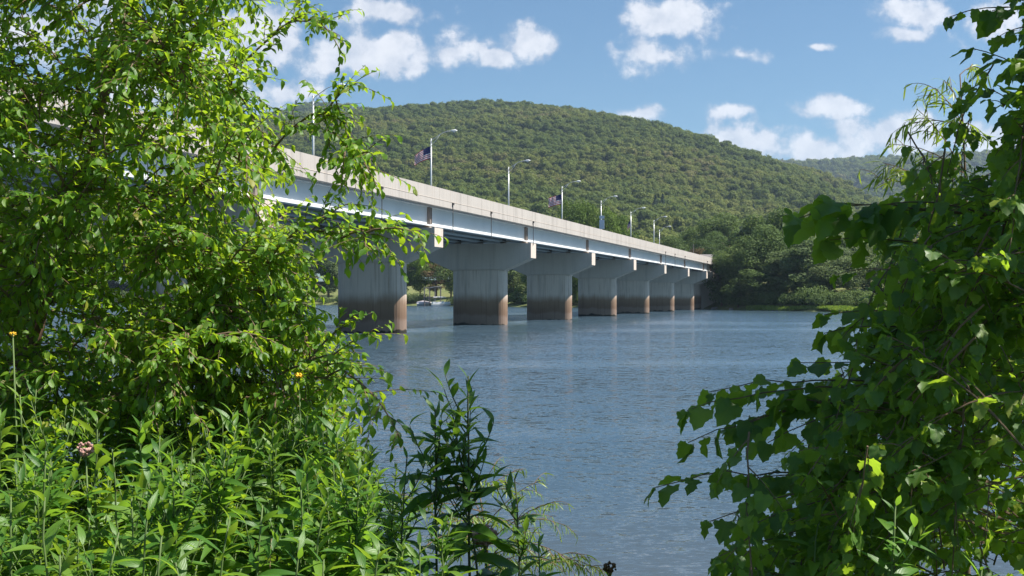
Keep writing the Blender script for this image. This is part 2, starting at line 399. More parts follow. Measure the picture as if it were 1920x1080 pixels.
SIL_MAIN = [(-700, 300), (-300, 262), (0, 245), (300, 232), (500, 224), (620, 213), (700, 206), (760, 204), (830, 203), (900, 198), (1000, 202), (1080, 212), (1150, 225),
            (1210, 237), (1280, 255), (1350, 277), (1420, 297), (1500, 325), (1580, 358), (1640, 384), (1720, 420), (1820, 462), (1950, 500)]
SIL_KNOB = [(0, 330), (250, 270), (420, 232), (520, 207), (570, 193), (605, 189), (650, 195), (710, 210), (800, 236), (950, 290)]
SIL_RIDGE = [(900, 420), (1150, 350), (1300, 320), (1420, 306), (1520, 301), (1600, 298), (1680, 292), (1760, 284), (1850, 285), (2000, 270), (2300, 290), (2700, 330)]
hmain = hill('wooded_hill', SIL_MAIN, 520, 1650, 14, 21, 21)
hknob = hill('distant_knob_hill', SIL_KNOB, 1700, 2500, 80, 15, 31, 40, 110, 17)
hridge = hill('distant_ridge_hill', SIL_RIDGE, 1500, 3300, 20, 25, 41, 50, 150, 18)

# ------------------------------------------------------------------ leaf and crown meshes
def quads_cloud(pos, normal, size, lr, aspect=.75):
    n = len(pos); normal = nrm(normal); t = nrm(np.cross(normal, rng.normal(size=(n, 3)))); b = np.cross(normal, t)
    s = size[:, None]*.5
    V = np.stack([pos-t*s-b*s*aspect*.6, pos+b*s*-aspect*1.1+t*s*.2, pos+t*s*1.1+b*s*.1, pos+b*s*aspect-t*s*.1], 1).reshape(-1, 3)
    return V, np.arange(n*4).reshape(-1, 4), np.repeat(lr, 4)

def crown(name, blobs, n, leaf, mat, seed, inner=.25, jit=.55):
    r = np.random.default_rng(seed)
    vol = np.array([b[3]*b[4]*b[5] for b in blobs])**.67; pick = r.choice(len(blobs), n, p=vol/vol.sum())
    bl = np.array(blobs)[pick]; d = nrm(r.normal(size=(n, 3)))
    rad = np.where(r.random(n) < inner, r.uniform(.2, .8, n), r.uniform(.8, 1.06, n))
    lump = 1+.16*np.sin(d[:, 0]*5+bl[:, 0]*3+seed)*np.sin(d[:, 1]*6+bl[:, 1]*2)*np.sin(d[:, 2]*5.5+seed)
    pos = bl[:, :3]+d*bl[:, 3:6]*(rad*lump)[:, None]
    nv = d*.9+r.normal(size=(n, 3))*jit+np.array([0, 0, .25])
    sz = leaf*r.uniform(.6, 1.35, n)
    V, Fs, lr = quads_cloud(pos, nv, sz, r.random(n))
    return mesh(name, V, Fs, mat, attr=lr)

def blob_tree(r, h, wdt, nb, base=.25):
    """ellipsoid clumps filling a crown of height h and width wdt, trunk foot at z = 0"""
    out = []
    for k in range(nb):
        f = (k+.5)/nb; z = h*(base+(1-base)*(.08+.84*f))
        env = wdt*.5*math.sin(math.pi*min(1, .16+.84*(1-f)*.93+.03))**.7
        a = r.uniform(0, 6.283); rr = env*r.uniform(.15, .85)
        s = wdt*r.uniform(.15, .25)
        out.append((math.cos(a)*rr, math.sin(a)*rr, min(z+r.normal()*h*.03, h-s*.55), s*1.1, s*1.1, s*r.uniform(.65, .9)))
    return out

# prototypes for the wooded hills (kept out of the scene, instanced over the slopes)
protos = bpy.data.collections.new('hill_crowns')
pr_ = np.random.default_rng(77)
for k in range(7):
    bl = [(pr_.normal()*.9, pr_.normal()*.9, 4.5+pr_.normal()*.5, 4.2, 4.2, 3.4)]+[(math.cos(a)*pr_.uniform(2, 3.2), math.sin(a)*pr_.uniform(2, 3.2), pr_.uniform(3.6, 7.2), 2.1, 2.1, 1.7) for a in pr_.uniform(0, 6.28, 7)]
    o = bpy.data.objects.new('broadleaf_crown', crown('broadleaf_crown', bl, 1100, 1.1, M['forest'], 100+k, .08, .33)); protos.objects.link(o)
for k in range(2):
    r = np.random.default_rng(200+k); n = 700; f = r.random(n)**.6; a = r.uniform(0, 6.283, n); rr = 3.4*f*(.75+.35*r.random(n))
    pos = np.stack([np.cos(a)*rr, np.sin(a)*rr, 11*(1-f)+r.normal(size=n)*.3], 1)
    V, Fs, lr = quads_cloud(pos, np.stack([np.cos(a), np.sin(a), .6+0*a], 1)+r.normal(size=(n, 3))*.4, 1.0*r.uniform(.6, 1.3, n), r.random(n))
    o = bpy.data.objects.new('conifer_crown', mesh('conifer_crown', V, Fs, M['conifer'], attr=lr)); protos.objects.link(o)

def forest(name, hv, spacing, scale, label, seed, conif=.07, smin=0.):
    V, rows = hv; r = np.random.default_rng(seed)
    n, m_ = V.shape[:2]; n = min(n, rows+4)
    Q = V[:n]; a, b, c, d = Q[:-1, :-1], Q[:-1, 1:], Q[1:, 1:], Q[1:, :-1]
    area = np.linalg.norm(np.cross(b-a, d-a), axis=-1); cnt = area/spacing**2
    k = np.floor(cnt+r.random(cnt.shape)).astype(int); idx = np.repeat(np.arange(k.size), k.ravel())
    u, v = r.random(len(idx)), r.random(len(idx)); fl = lambda q: q.reshape(-1, 3)[idx]
    pts = fl(a)*((1-u)*(1-v))[:, None]+fl(b)*(u*(1-v))[:, None]+fl(c)*(u*v)[:, None]+fl(d)*((1-u)*v)[:, None]
    N = len(pts); con = vnoise(pts[:, 0], pts[:, 1], 70, seed)*.5+r.random(N) > 1.50-conif*2.2
    ii = np.where(con, r.integers(7, 9, N), r.integers(0, 7, N))
    s = scale*r.choice([.6, .8, 1., 1.15, 1.35], N, p=[.15, .3, .3, .18, .07])*r.uniform(.85, 1.15, N); S = np.stack([s, s, s*r.uniform(.85, 1.25, N)], 1)
    me = bpy.data.meshes.new(name); me.vertices.add(N); me.vertices.foreach_set('co', pts.astype(np.float32).ravel())
    for nm, typ, key, arr in (('idx', 'INT', 'value', ii.astype(np.int32)), ('rz', 'FLOAT', 'value', r.uniform(0, 6.283, N).astype(np.float32)), ('scl', 'FLOAT_VECTOR', 'vector', S.astype(np.float32).ravel())):
        at = me.attributes.new(nm, typ, 'POINT'); at.data.foreach_set(key, arr)
    o = link(name, me); tag(o, label, 'forest', kind='stuff')
    ng = bpy.data.node_groups.new(name, 'GeometryNodeTree')
    ng.interface.new_socket('Geometry', in_out='INPUT', socket_type='NodeSocketGeometry'); ng.interface.new_socket('Geometry', in_out='OUTPUT', socket_type='NodeSocketGeometry')
    gi, go = ng.nodes.new('NodeGroupInput'), ng.nodes.new('NodeGroupOutput')
    ci = ng.nodes.new('GeometryNodeCollectionInfo'); ci.inputs['Collection'].default_value = protos; ci.inputs['Separate Children'].default_value = True; ci.inputs['Reset Children'].default_value = True
    ip = ng.nodes.new('GeometryNodeInstanceOnPoints'); ip.inputs['Pick Instance'].default_value = True
    def na(nm, dt):
        x = ng.nodes.new('GeometryNodeInputNamedAttribute'); x.data_type = dt; x.inputs[0].default_value = nm
        return next(q for q in x.outputs if q.enabled and q.name == 'Attribute')
    cx = ng.nodes.new('ShaderNodeCombineXYZ'); L = ng.links.new
    L(na('rz', 'FLOAT'), cx.inputs[2]); L(gi.outputs[0], ip.inputs['Points']); L(ci.outputs[0], ip.inputs['Instance'])
    L(na('idx', 'INT'), ip.inputs['Instance Index']); L(cx.outputs[0], ip.inputs['Rotation']); L(na('scl', 'FLOAT_VECTOR'), ip.inputs['Scale'])
    L(ip.outputs[0], go.inputs[0])
    md = o.modifiers.new('trees', 'NODES'); md.node_group = ng
    return N
nf = forest('hill_forest', hmain, 6.3, .9, 'green broadleaf forest covering the long hill behind the bridge', 51)
nf += forest('knob_forest', hknob, 13., 1.6, 'darker forest on the distant rounded knob beyond the hill', 52, .12)
nf += forest('ridge_forest', hridge, 14.5, 1.7, 'bluish forest on the far ridge under the low cloud', 53, .12)

# ------------------------------------------------------------------ the bridge
TH = math.atan(657/F); UU = np.array([math.sin(TH), math.cos(TH), 0.]); NN = np.array([math.cos(TH), -math.sin(TH), 0.]); ZZ = np.array([0, 0, 1.])
STEP = F*CAMZ/240.                                  # distance per pier along Y
def BR(i, b, z=0.):
    """bridge point: pier index i, offset b of its line measured along X (negative = away from camera side)"""
    y = STEP*(i+3.534); return np.array([math.tan(TH)*y+b, y, z])
CB = math.cos(TH)
bridge = empty('road_bridge', BR(3, -40.6, 0)); tag(bridge, 'long straight road bridge of pale concrete and steel on hammerhead piers in the river', 'bridge')
# children keep world coordinates by cancelling the root's location
def bpart(mb, name, mat, parent=bridge, sm=False, mats=None):
    o = mb.build(name, mat, parent, sm, mats)
    if parent is bridge: o.location = tuple(-x for x in bridge.location)
    return o
I0, I1 = -2.9, 6.50
CEN = -40.6                                         # centre line b
def lat(wm): return CEN+wm/CB                       # lateral metres from the centre line (positive to camera side)
HALF = (CEN*-1-34.45)*CB                            # half width of deck
def bar_along(mb, i0, i1, poly, mi=0):
    """poly (lateral metres, z) swept along the bridge"""
    p0, p1 = BR(i0, CEN), BR(i1, CEN)
    # cut square to the bridge axis
    return mb.prism(poly, (p0, p1), (NN, ZZ), mi)
# deck slab
mb = MB(); bar_along(mb, I0, I1, [(-HALF+.06, 10.40), (HALF-.06, 10.40), (HALF-.06, 10.90), (-HALF+.06, 10.90)]); bpart(mb, 'deck_slab', M['parapet'])
mb = MB(); bar_along(mb, I0, I1, [(-HALF+.5, 10.93), (HALF-.5, 10.93), (HALF-.5, 10.97), (-HALF+.5, 10.97)]); bpart(mb, 'road_surface', M['asphalt'])
mb = MB()
for q in (-.15, .15): bar_along(mb, I0, I1, [(q-.05, 10.974), (q+.05, 10.974), (q+.05, 10.978), (q-.05, 10.978)])
bpart(mb, 'centre_line', M['line'])
# parapets, cut into sections by open joints
js = sorted(set([I0, I1]+[round(k+q, 3) for k in range(-3, 7) for q in (0, .11, .48, .74) if I0 < k+q < I1]))
gap = .007/STEP*2
for side in (1, -1):
    for a, b in zip(js[:-1], js[1:]):
        mb = MB(); e = HALF*side
        poly = [(e, 10.36), (e, 11.86), (e-.24*side, 11.88), (e-.28*side, 11.3), (e-.46*side, 11.0), (e-.46*side, 10.93), (e-.055*side, 10.93), (e-.055*side, 10.36)]
        if side < 0: poly = poly[::-1]
        bar_along(mb, a+gap*.5, b-gap*.5, poly); bpart(mb, 'parapet_panel', M['parapet'])
    # drip line along the base of the parapet
mb = MB(); bar_along(mb, I0, I1, [(HALF+.004, 10.90), (HALF+.022, 10.90), (HALF+.022, 10.935), (HALF+.004, 10.935)]); bpart(mb, 'parapet_moulding', M['concrete'])
# girders
GL = [(-34.45+1.0/CB*-1 - CEN)*CB, 2.55, 0, -2.55, -5.0]
GIRD = (GL[0], 2.5, 0., -2.5, -GL[0])
ends = [I0]+list(range(-2, 7))+[I1]
def ibeam(x): return [(x-.3, 8.75), (x+.3, 8.75), (x+.3, 8.86), (x+.02, 8.89), (x+.02, 10.28), (x+.22, 10.30), (x+.22, 10.39), (x-.22, 10.39), (x-.22, 10.30), (x-.02, 10.28), (x-.02, 8.89), (x-.3, 8.86)]
for gi_, x in enumerate(GIRD):
    for a, b in zip(ends[:-1], ends[1:]):
        mb = MB(); bar_along(mb, a+.0006, b-.0006, ibeam(x)); g = bpart(mb, 'steel_girder', M['steel'])
# bearing stiffeners and bearings at the piers, cross frames between girders
for i in list(range(-2, 7))+[6.42]:
    for gi_, x in enumerate(GIRD):
        sg = 1 if x >= 0 else -1
        p = BR(i, CEN); mb = MB()
        for o in (-.22, .22):
            q = p+UU*o; mb.prism([(x+.021, 8.90), (x+.27, 8.90), (x+.27, 10.27), (x+.021, 10.27)], (q-UU*.02, q+UU*.02), (NN, ZZ))
        if gi_ == 0: mb.prism([(x+.19, 8.90), (x+.21, 8.90), (x+.21, 10.27), (x+.19, 10.27)], (p-UU*.2, p+UU*.2), (NN, ZZ))
        bpart(mb, 'bearing_stiffener', M['steel_brown'])
        mb = MB(); mb.prism([(x-.28, 8.60), (x+.28, 8.60), (x+.2, 8.745), (x-.2, 8.745)], (p-UU*.3, p+UU*.3), (NN, ZZ)); bpart(mb, 'bearing', M['concrete'])
    mb = MB(); p = BR(i, CEN); mb.prism([(GIRD[4]+.3, 9.1), (GIRD[0]-.3, 9.1), (GIRD[0]-.3, 10.1), (GIRD[4]+.3, 10.1)], (p-UU*.06, p+UU*.06), (NN, ZZ)); bpart(mb, 'cross_frame', M['steel'])
# scuppers and drain pipes on the camera side
for i in (-.42, .11, .48, .985, 3.985, 4.36, 4.80, 6.0):
    p = BR(i, CEN)+NN*(HALF+.05)
    mb = MB(); mb.tube([p+ZZ*8.35, p+ZZ*9.4, p+ZZ*10.75], .035, 6); mb.prism([(-.06, 10.68), (.09, 10.68), (.09, 10.86), (-.06, 10.86)], (p-UU*.12, p+UU*.12), (NN, ZZ))
    bpart(mb, 'drain_pipe', M['dark_pipe'])
# piers
COLH = 2.99; THK = .92
def pier(i, collen=COLH):
    root = empty('pier', (0, 0, 0)); root.parent = bridge; root.location = tuple(np.array(BR(i, CEN, 0))-np.array(bridge.location)); root.rotation_euler = (0, 0, -TH)
    # local: x = NN (to camera side), y = along the bridge
    pts = []
    for a in np.linspace(-90, 90, 13): pts.append((collen-THK+THK*math.cos(math.radians(a)), THK*math.sin(math.radians(a))))
    for a in np.linspace(90, 270, 13): pts.append((-collen+THK+THK*math.cos(math.radians(a)), THK*math.sin(math.radians(a))))
    m = len(pts); v = [(x, y, z) for z in (-5.0, 5.78) for x, y in pts]
    f = [tuple(range(m-1, -1, -1)), tuple(range(m, 2*m))]+[(k, (k+1) % m, m+(k+1) % m, m+k) for k in range(m)]
    mb = MB().raw(v, f); o = mb.build('column', M['pier_concrete'], root)
    e = HALF-.05; c0 = collen+.06
    poly = [(-c0, 5.83), (c0, 5.83), (e, 7.03), (e, 8.58), (-e, 8.58), (-e, 7.03)]
    mb = MB().prism(poly, ((0, -1.02, 0), (0, 1.02, 0)), ((1, 0, 0), (0, 0, 1))); cp = mb.build('pier_cap', M['concrete'], root)
    mb = MB().prism([(-collen+.05, 5.7), (collen-.05, 5.7), (collen-.05, 5.9), (-collen+.05, 5.9)], ((0, -.86, 0), (0, .86, 0)), ((1, 0, 0), (0, 0, 1))); mb.build('recess', M['concrete'], root)
    for q in (-1.9, 0, 1.9):       # form joints cast proud of the cap faces
        mb = MB().box(q-.02, q+.02, -1.03, 1.03, 5.84, 8.57); mb.build('form_joint', M['concrete'], root)
for i in list(range(-2, 7))+[6.42]: pier(i)
# abutment and the approach embankment behind it
mb = MB(); bar_along(mb, 6.62, 6.70, [(-HALF-.1, -1), (HALF+.1, -1), (HALF+.1, 10.35), (-HALF-.1, 10.35)]); bpart(mb, 'abutment', M['concrete'])
mb = MB(); bar_along(mb, -3.0, -2.9, [(-HALF-.1, -1), (HALF+.1, -1), (HALF+.1, 10.35), (-HALF-.1, 10.35)]); bpart(mb, 'abutment', M['concrete'])
path = []; p = BR(6.50, CEN); dirv = TH
for k in range(34):
    path.append((p.copy(), dirv)); dirv -= .035; p = p+np.array([math.sin(dirv), math.cos(dirv), 0])*4.
V, Fq = [], []; prof = [(-17, .5), (-HALF-1, 10.7), (-HALF, 10.93), (HALF, 10.93), (HALF+.6, 10.7), (11, .5)]
for q, a in path:
    n_ = np.array([math.cos(a), -math.sin(a), 0])
    for x, z in prof: V.append(q+n_*x+ZZ*z)
k6 = len(prof)
for r_ in range(len(path)-1):
    for c_ in range(k6-1): Fq.append((r_*k6+c_, r_*k6+c_+1, (r_+1)*k6+c_+1, (r_+1)*k6+c_))
tag(link('approach_embankment_ground', mesh('embankment', V, Fq, M['farbank'])), kind='structure')
V2 = [q+np.array([math.cos(a), -math.sin(a), 0])*x+ZZ*10.95 for q, a in path for x in (-5.2, 5.2)]
tag(link('approach_road', mesh('approach_road', V2, [(2*r_, 2*r_+1, 2*r_+3, 2*r_+2) for r_ in range(len(path)-1)], M['asphalt'])), kind='structure')
V3, F3 = [(-6.5, -22, 10.9)], []
ab = BR(-3.0, CEN); V3 = [ab+NN*x-UU*q+ZZ*z for q in (0, 22) for x, z in prof]
tag(link('near_approach_ground', mesh('near_approach', V3, [(c_, c_+1, k6+c_+1, k6+c_) for c_ in range(k6-1)], M['bank'])), kind='structure')

# ---- lamps on the far parapet
def lamp_proto():
    r = empty('street_lamp')
    MB().tube([(0, 0, 0), (0, 0, .12)], .2, 8).build('base_plate', M['galv'], r)
    MB().tube([(0, 0, .1), (0, 0, 4.5), (0, 0, 9.05)], [.115, .095, .07], 10).build('pole', M['galv'], r, True)
    MB().tube([(0, 0, 9.05), (0, 0, 9.13)], [.09, .05], 8).build('pole_cap', M['galv'], r)
    up = [(0, 0, 8.85), (.5, 0, 9.2), (1.0, 0, 9.55), (1.4, 0, 9.78), (1.8, 0, 9.90), (2.3, 0, 9.94)]
    a = MB().tube(up, .04, 6).build('arm', M['galv'], r, True)
    MB().tube([(0, 0, 8.3), (.45, 0, 8.75), (1.05, 0, 9.56)], .032, 6).build('brace', M['galv'], a, True)
    h = MB(); h.tube([(2.22, 0, 9.94), (2.4, 0, 9.96), (2.75, 0, 9.96), (2.98, 0, 9.93)], [.06, .12, .14, .05], 8)
    hd = h.build('lamp_head', M['white'], r, True)
    MB().tube([(2.45, 0, 9.85), (2.6, 0, 9.81), (2.78, 0, 9.85)], [.05, .1, .05], 6).build('lens', M['lens'], hd, True)
    return r
lp = lamp_proto()
LLAB = ['street lamp on the bridge deck rising beside the leafy birch edge', 'street lamp on the bridge carrying the drooping folded flag', 'street lamp on the bridge standing between the two open flags',
        'street lamp on the bridge carrying the spread flying flag', 'street lamp on the bridge beside the tall grey road sign', 'street lamp on the bridge with a limp flag hanging down its pole',
        'street lamp on the bridge between the limp flag and the last lamp', 'last street lamp where the bridge meets the wooded far shore']
LPOS = [(.03, -46.3), (1.02, -46.3), (2.03, -46.3), (3.03, -46.3), (4.02, -46.3), (5.0, -46.3), (5.95, -46.3)]
for k, (i, b) in enumerate(LPOS+[None]) if False else enumerate(LPOS+[(7.25, -51.3)]):
    o = lp if k == 0 else copy_tree(lp)
    q = BR(i, b, 11.87 if k < 7 else 10.95); zs = 1
    if k < 7: q = BR(i, CEN)+NN*(-HALF+.13)+ZZ*11.87
    o.location = tuple(q); o.rotation_euler = (0, 0, -TH); o.scale = (1, 1, .90 if k < 7 else .98)
    tag(o, LLAB[k], 'street lamp', 'lamps along the bridge')

# ---- flags
def flag(name, i, z_top, hoist, fly, droop, sag, wave, label, yaw):
    nx, nz = 26, 26
    V, Fs, mi = [], [], []
    for a in range(nx+1):
        u = a/nx
        for c in range(nz+1):
            v = c/nz
            x = -u*fly*math.cos(droop*(.6+.4*u)); z = -v*hoist*(1-.25*u*sag)-u*fly*math.sin(droop*(.7+.3*u))
            y = wave*u*math.sin(u*8+v*1.5)+.4*wave*u*math.sin(u*15+2*v)
            V.append((x-.07, y, z))
    for a in range(nx):
        for c in range(nz):
            s_ = int(c/nz*13); k_ = 1 if s_ % 2 else 0
            if a < nx*.4 and s_ < 7: k_ = 2
            Fs.append((a*(nz+1)+c, (a+1)*(nz+1)+c, (a+1)*(nz+1)+c+1, a*(nz+1)+c+1)); mi.append(k_)
    V = np.array(V); nv = len(V); extra = []
    for rr in range(9):                 # stars as small raised patches on the canton
        for cc in range(11):
            if (rr+cc) % 2: continue
            u, v = .4*(cc+1)/12, 7/13*(rr+1)/10
            a, c = int(u*nx), int(v*nz); base = V[a*(nz+1)+c]; e1 = V[(a+1)*(nz+1)+c]-base; e2 = V[a*(nz+1)+c+1]-base
            ctr = base+e1*(u*nx-a)+e2*(v*nz-c); n_ = nrm(np.cross(e1, e2)); a1, a2 = nrm(e1)*.016, nrm(e2)*.016
            for sgn in (1, -1):
                k0 = nv+len(extra); o_ = n_*.006*sgn
                extra += [ctr+a1+o_, ctr+a2+o_, ctr-a1+o_, ctr-a2+o_]; Fs.append((k0, k0+1, k0+2, k0+3)); mi.append(1)
    if extra: V = np.concatenate([V, np.array(extra)])
    me = mesh('flag', V, Fs, None, True, mats=[M['flag_red'], M['flag_white'], M['flag_blue']], midx=mi)
    o = link(name, me); q = BR(i, CEN)+NN*(-HALF+.13)+ZZ*z_top; o.location = tuple(q); o.rotation_euler = (0, 0, -TH+yaw)
    tag(o, label, 'flag', 'flags hung on the bridge lamps'); return o
flag('flag', 1.02, 19.25, 1.35, 2.0, .55, .9, .10, 'drooping folded stars and stripes flag streaming from a bridge lamp', .35)
flag('flag', 3.03, 18.85, 1.5, 2.1, .28, .1, .13, 'spread stars and stripes flag flying from a bridge lamp', .35)
flag('flag', 5.0, 18.5, 1.3, 1.9, 1.25, .5, .12, 'limp stars and stripes flag hanging down a bridge lamp pole', 0)
# ---- road sign
q = BR(3.92, CEN)+NN*(-HALF+.9)
rs = empty('road_sign', q+ZZ*10.95, -TH); tag(rs, 'tall grey road sign with two panels standing on the bridge', 'road sign')
MB().box(-.05, .05, -.03, .03, 0, 6.3).build('post', M['galv'], rs)
MB().box(-.45, .45, -.07, -.035, 5.75, 6.25).build('upper_panel', M['sign'], rs)
MB().box(-.45, .45, -.07, -.035, 3.95, 5.55).build('lower_panel', M['sign'], rs)

# ------------------------------------------------------------------ far bank: trees, shrubs, houses, boats
def limbs(h, r0, seed, n=5, lean=0.):
    r = np.random.default_rng(seed); mb = MB()
    mb.tube([(0, 0, -.3), (lean*.1, 0, h*.3), (lean*.25+r.normal()*.1, r.normal()*.1, h*.6), (lean*.4, 0, h*.88)], [r0, r0*.8, r0*.5, r0*.15], 8)
    for k in range(n):
        z = h*r.uniform(.25, .6); a = r.uniform(0, 6.283); L_ = h*r.uniform(.18, .3)
        d = np.array([math.cos(a), math.sin(a), .9])
        s_ = np.array([lean*.2, 0, z]); mb.tube([s_, s_+d*L_*.5, s_+d*L_+np.array([0, 0, .1*L_])], [r0*.35, r0*.25, r0*.08], 5)
    return mb
TREEP = {}
def tree_mesh(kind, variant):
    key = (kind, variant)
    if key not in TREEP:
        r = np.random.default_rng(hash(kind) % 1 + variant*17+{'far_tree': 1, 'bright_tree': 2, 'pale_tree': 3, 'brown_tree': 4}[kind])
        h, wd = 16., (9. if variant % 2 else 11.)
        bl = blob_tree(r, h, wd, 26 if kind != 'brown_tree' else 16, .1 if variant != 2 else .22)
        TREEP[key] = (crown('crown', bl, 9000 if kind != 'brown_tree' else 3500, .42, M[kind], variant*7+3, .25), mesh_of(limbs(h*.9, .3, variant+5), 'trunk'))
    return TREEP[key]
def mesh_of(mb, nm): return mesh(nm, np.concatenate(mb.v), mb.f, M['bark'])
def far_tree(px, top, wpx, d, kind, variant, label, group, name='bank_tree', rz=None):
    x = (px-960)/F*d; gz = float(far_z(x, d)); ztop = CAMZ+(HORIZ-top)/F*d; h = max(3., ztop-gz); wd = wpx/F*d
    cr, tr = tree_mesh(kind, variant); base = 9. if variant % 2 else 11.
    o = empty(name, (x, d, gz), U(0, 6.28) if rz is None else rz); o.scale = (wd/base, wd/base, h/16.)
    link('crown', cr, o); link('trunk', tr, o); tag(o, label, 'tree', group); return o
ORD = ['first', 'second', 'third', 'fourth', 'fifth', 'sixth', 'seventh', 'eighth', 'ninth']
def gap_words(px):
    e = [1317, 1303, 1268, 1219, 1158, 1075, 953, 768, 432]; k = sum(q > px for q in e)
    k = min(max(k, 1), 8); return 'between the %s and %s piers from shore' % (ORD[k-1], ORD[k])
KW = {'far_tree': 'dark green', 'bright_tree': 'bright green', 'pale_tree': 'pale green', 'brown_tree': 'brownish'}
G1 = 'trees along the far bank'
T_D = 'dark green broadleaf tree on the far bank beyond the end of the bridge'
T_P = 'pale silvery green tree on the far bank behind the grass bar'
T_B = 'bright yellow green maple rising just behind the bridge parapet'
T_H = 'dark tree on the slope behind the last bridge lamps'
T_U = 'broadleaf tree on the far bank seen under the bridge deck'
T_L = 'broadleaf tree on the far bank screened by birch leaves'
for a in [(1352, 470, 60, 312), (1385, 428, 85, 322), (1425, 405, 90, 318), (1470, 396, 105, 306), (1440, 470, 95, 288), (1500, 440, 90, 290), (1400, 480, 85, 296), (1532, 470, 80, 292), (1368, 500, 60, 300)]:
    far_tree(*a, 'far_tree', int(a[0]) % 4, T_D, G1)
for a in [(1515, 448, 100, 256), (1560, 462, 90, 264), (1600, 440, 110, 280), (1590, 480, 95, 250), (1545, 500, 70, 252), (1475, 470, 90, 264), (1640, 455, 110, 256), (1700, 440, 130, 262), (1770, 450, 120, 258), (1850, 440, 140, 266), (1930, 450, 140, 256)]:
    far_tree(*a, 'pale_tree', int(a[0]) % 4, T_P if a[0] < 1640 else 'pale silvery green far bank tree behind the vine thicket', G1)
for a in [(1353, 478, 58, 276), (1378, 462, 70, 280), (1410, 446, 84, 272), (1442, 425, 95, 274), (1384, 520, 60, 268), (1425, 505, 75, 264), (1455, 520, 60, 262), (1500, 515, 66, 256), (1530, 525, 60, 252)]:
    far_tree(*a, 'far_tree', int(a[0]) % 4, 'dark green tree overhanging the water beyond the end of the bridge', G1)
for a in [(1072, 380, 62, 395), (1102, 376, 58, 402), (1142, 392, 66, 392), (1168, 405, 50, 398)]:
    far_tree(*a, 'bright_tree', int(a[0]) % 4, T_B, G1)
for a in [(1215, 455, 60, 400), (1262, 445, 60, 392), (1292, 425, 62, 410), (1330, 415, 75, 400), (1365, 398, 80, 400), (1316, 448, 56, 350), (1342, 436, 60, 360)]:
    far_tree(*a, 'far_tree', int(a[0]) % 4, T_H, G1)
for a in [(1232, 458, 60, 372), (1303, 462, 50, 345)]:
    far_tree(*a, 'brown_tree', 1, 'brownish turning tree just behind the far bridge parapet', G1)
for k, px in enumerate([715, 755, 790, 818, 850, 885, 930, 965, 1000, 1045, 1090, 1140, 1190, 1240]):
    x0 = (px-960)/F*380; d = float(shore_y(x0))+U(10, 26)
    far_tree(px+U(-5, 5), U(470, 495), U(48, 66), d, kd := (['far_tree', 'far_tree', 'bright_tree', 'pale_tree'][k % 4] if k not in (3,) else 'brown_tree'), k % 4, KW[kd]+' far bank tree under the deck '+gap_words(px), G1)
for k, px in enumerate(range(-60, 700, 52)):
    x0 = (px-960)/F*430; d = float(shore_y(x0)); d = float(shore_y((px-960)/F*d))+U(12, 30)
    far_tree(px, U(455, 490), U(60, 80), d, kd := ['far_tree', 'pale_tree', 'far_tree'][k % 3], k % 4, KW[kd]+' far bank tree glimpsed through the river birch leaves', G1)
# shrubs and grass along the far waterline
shr = [crown('foliage', [(r[0]*1.2, r[1]*1.2, 1.2+abs(r[2])*.5, 1.3, 1.3, 1.1) for r in np.random.default_rng(60+k).normal(size=(8, 3))], 1800, .3, M[mt], 300+k, .2) for k, mt in enumerate(['far_tree', 'pale_tree', 'bright_tree'])]
stm = mesh_of(limbs(1.8, .06, 4, 4), 'stem')
def shrub(px, off, s, k, label):
    d = 300.
    for _ in range(6): d = float(shore_y((px-960)/F*d))+off
    x = (px-960)/F*d; o = empty('bank_shrub', (x, d, float(far_z(x, d))-.1), U(0, 6.28)); o.scale = (s, s, s*U(.8, 1.15))
    link('foliage', shr[k], o); link('stem', stm, o); tag(o, label, 'shrub', 'shrubs along the far waterline')
for px in range(1348, 1660, 9): shrub(px+U(-4, 4), U(7, 12), U(.6, 1.2), 0, 'low rounded waterline shrub '+('between the bridge end and the grass bar' if px < 1440 else 'behind the grass bar'))
for px in [q for q in range(700, 1320, 13) if not 782 < q < 846]: shrub(px+U(-4, 4), U(3, 9), U(.8, 1.5), int(rng.choice([0, 0, 1, 2])), 'low waterline shrub '+gap_words(px))
for px in range(-60, 700, 24): shrub(px+U(-8, 8), U(3, 9), U(.9, 1.6), int(rng.choice([0, 0, 1])), 'low shrub at the far waterline screened by birch leaves')
# reeds and grass on the low bar
n = 14000; pxs = U(1400, 1680, n); dd = np.full(n, 250.)
offs = U(.1, 7., n)
for _ in range(6): dd = shore_y((pxs-960)/F*dd)+offs
bx = (pxs-960)/F*dd; pos = np.stack([bx, dd, far_z(bx, dd)+.25], 1)
V, Fs, lr = quads_cloud(pos, np.stack([rng.normal(size=n), rng.normal(size=n), .2+0*pxs], 1), U(.35, .8, n), rng.random(n), .5)
tag(link('bar_grass', mesh('bar_grass', V, Fs, M['willow'], attr=lr)), 'yellow green grass on the low bar at the far waterline', 'grass', kind='stuff')
# rocks at the shore
def rock_mesh(seed):
    r = np.random.default_rng(seed); import bmesh
    bm = bmesh.new(); bmesh.ops.create_icosphere(bm, subdivisions=2, radius=1)
    for v in bm.verts: v.co *= 1+r.normal()*.13
    me = bpy.data.meshes.new('rock'); bm.to_mesh(me); bm.free(); me.materials.append(M['rock']); return me
rk = [rock_mesh(k) for k in range(3)]
for k, px in enumerate([1337, 1343, 1349, 1356, 1364, 1371, 1452, 1460]):
    d = 280.
    for _ in range(6): d = float(shore_y((px-960)/F*d))+.4
    x = (px-960)/F*d; o = link('shore_rock', rk[k % 3]); o.location = (x, d, .1); o.scale = (U(.5, .9), U(.4, .7), U(.3, .5)); o.rotation_euler = (0, 0, U(0, 6))
    tag(o, 'pale boulder at the far waterline beside the bridge end' if px < 1400 else 'pale boulder at the end of the grass bar', 'rock', 'boulders at the far waterline')

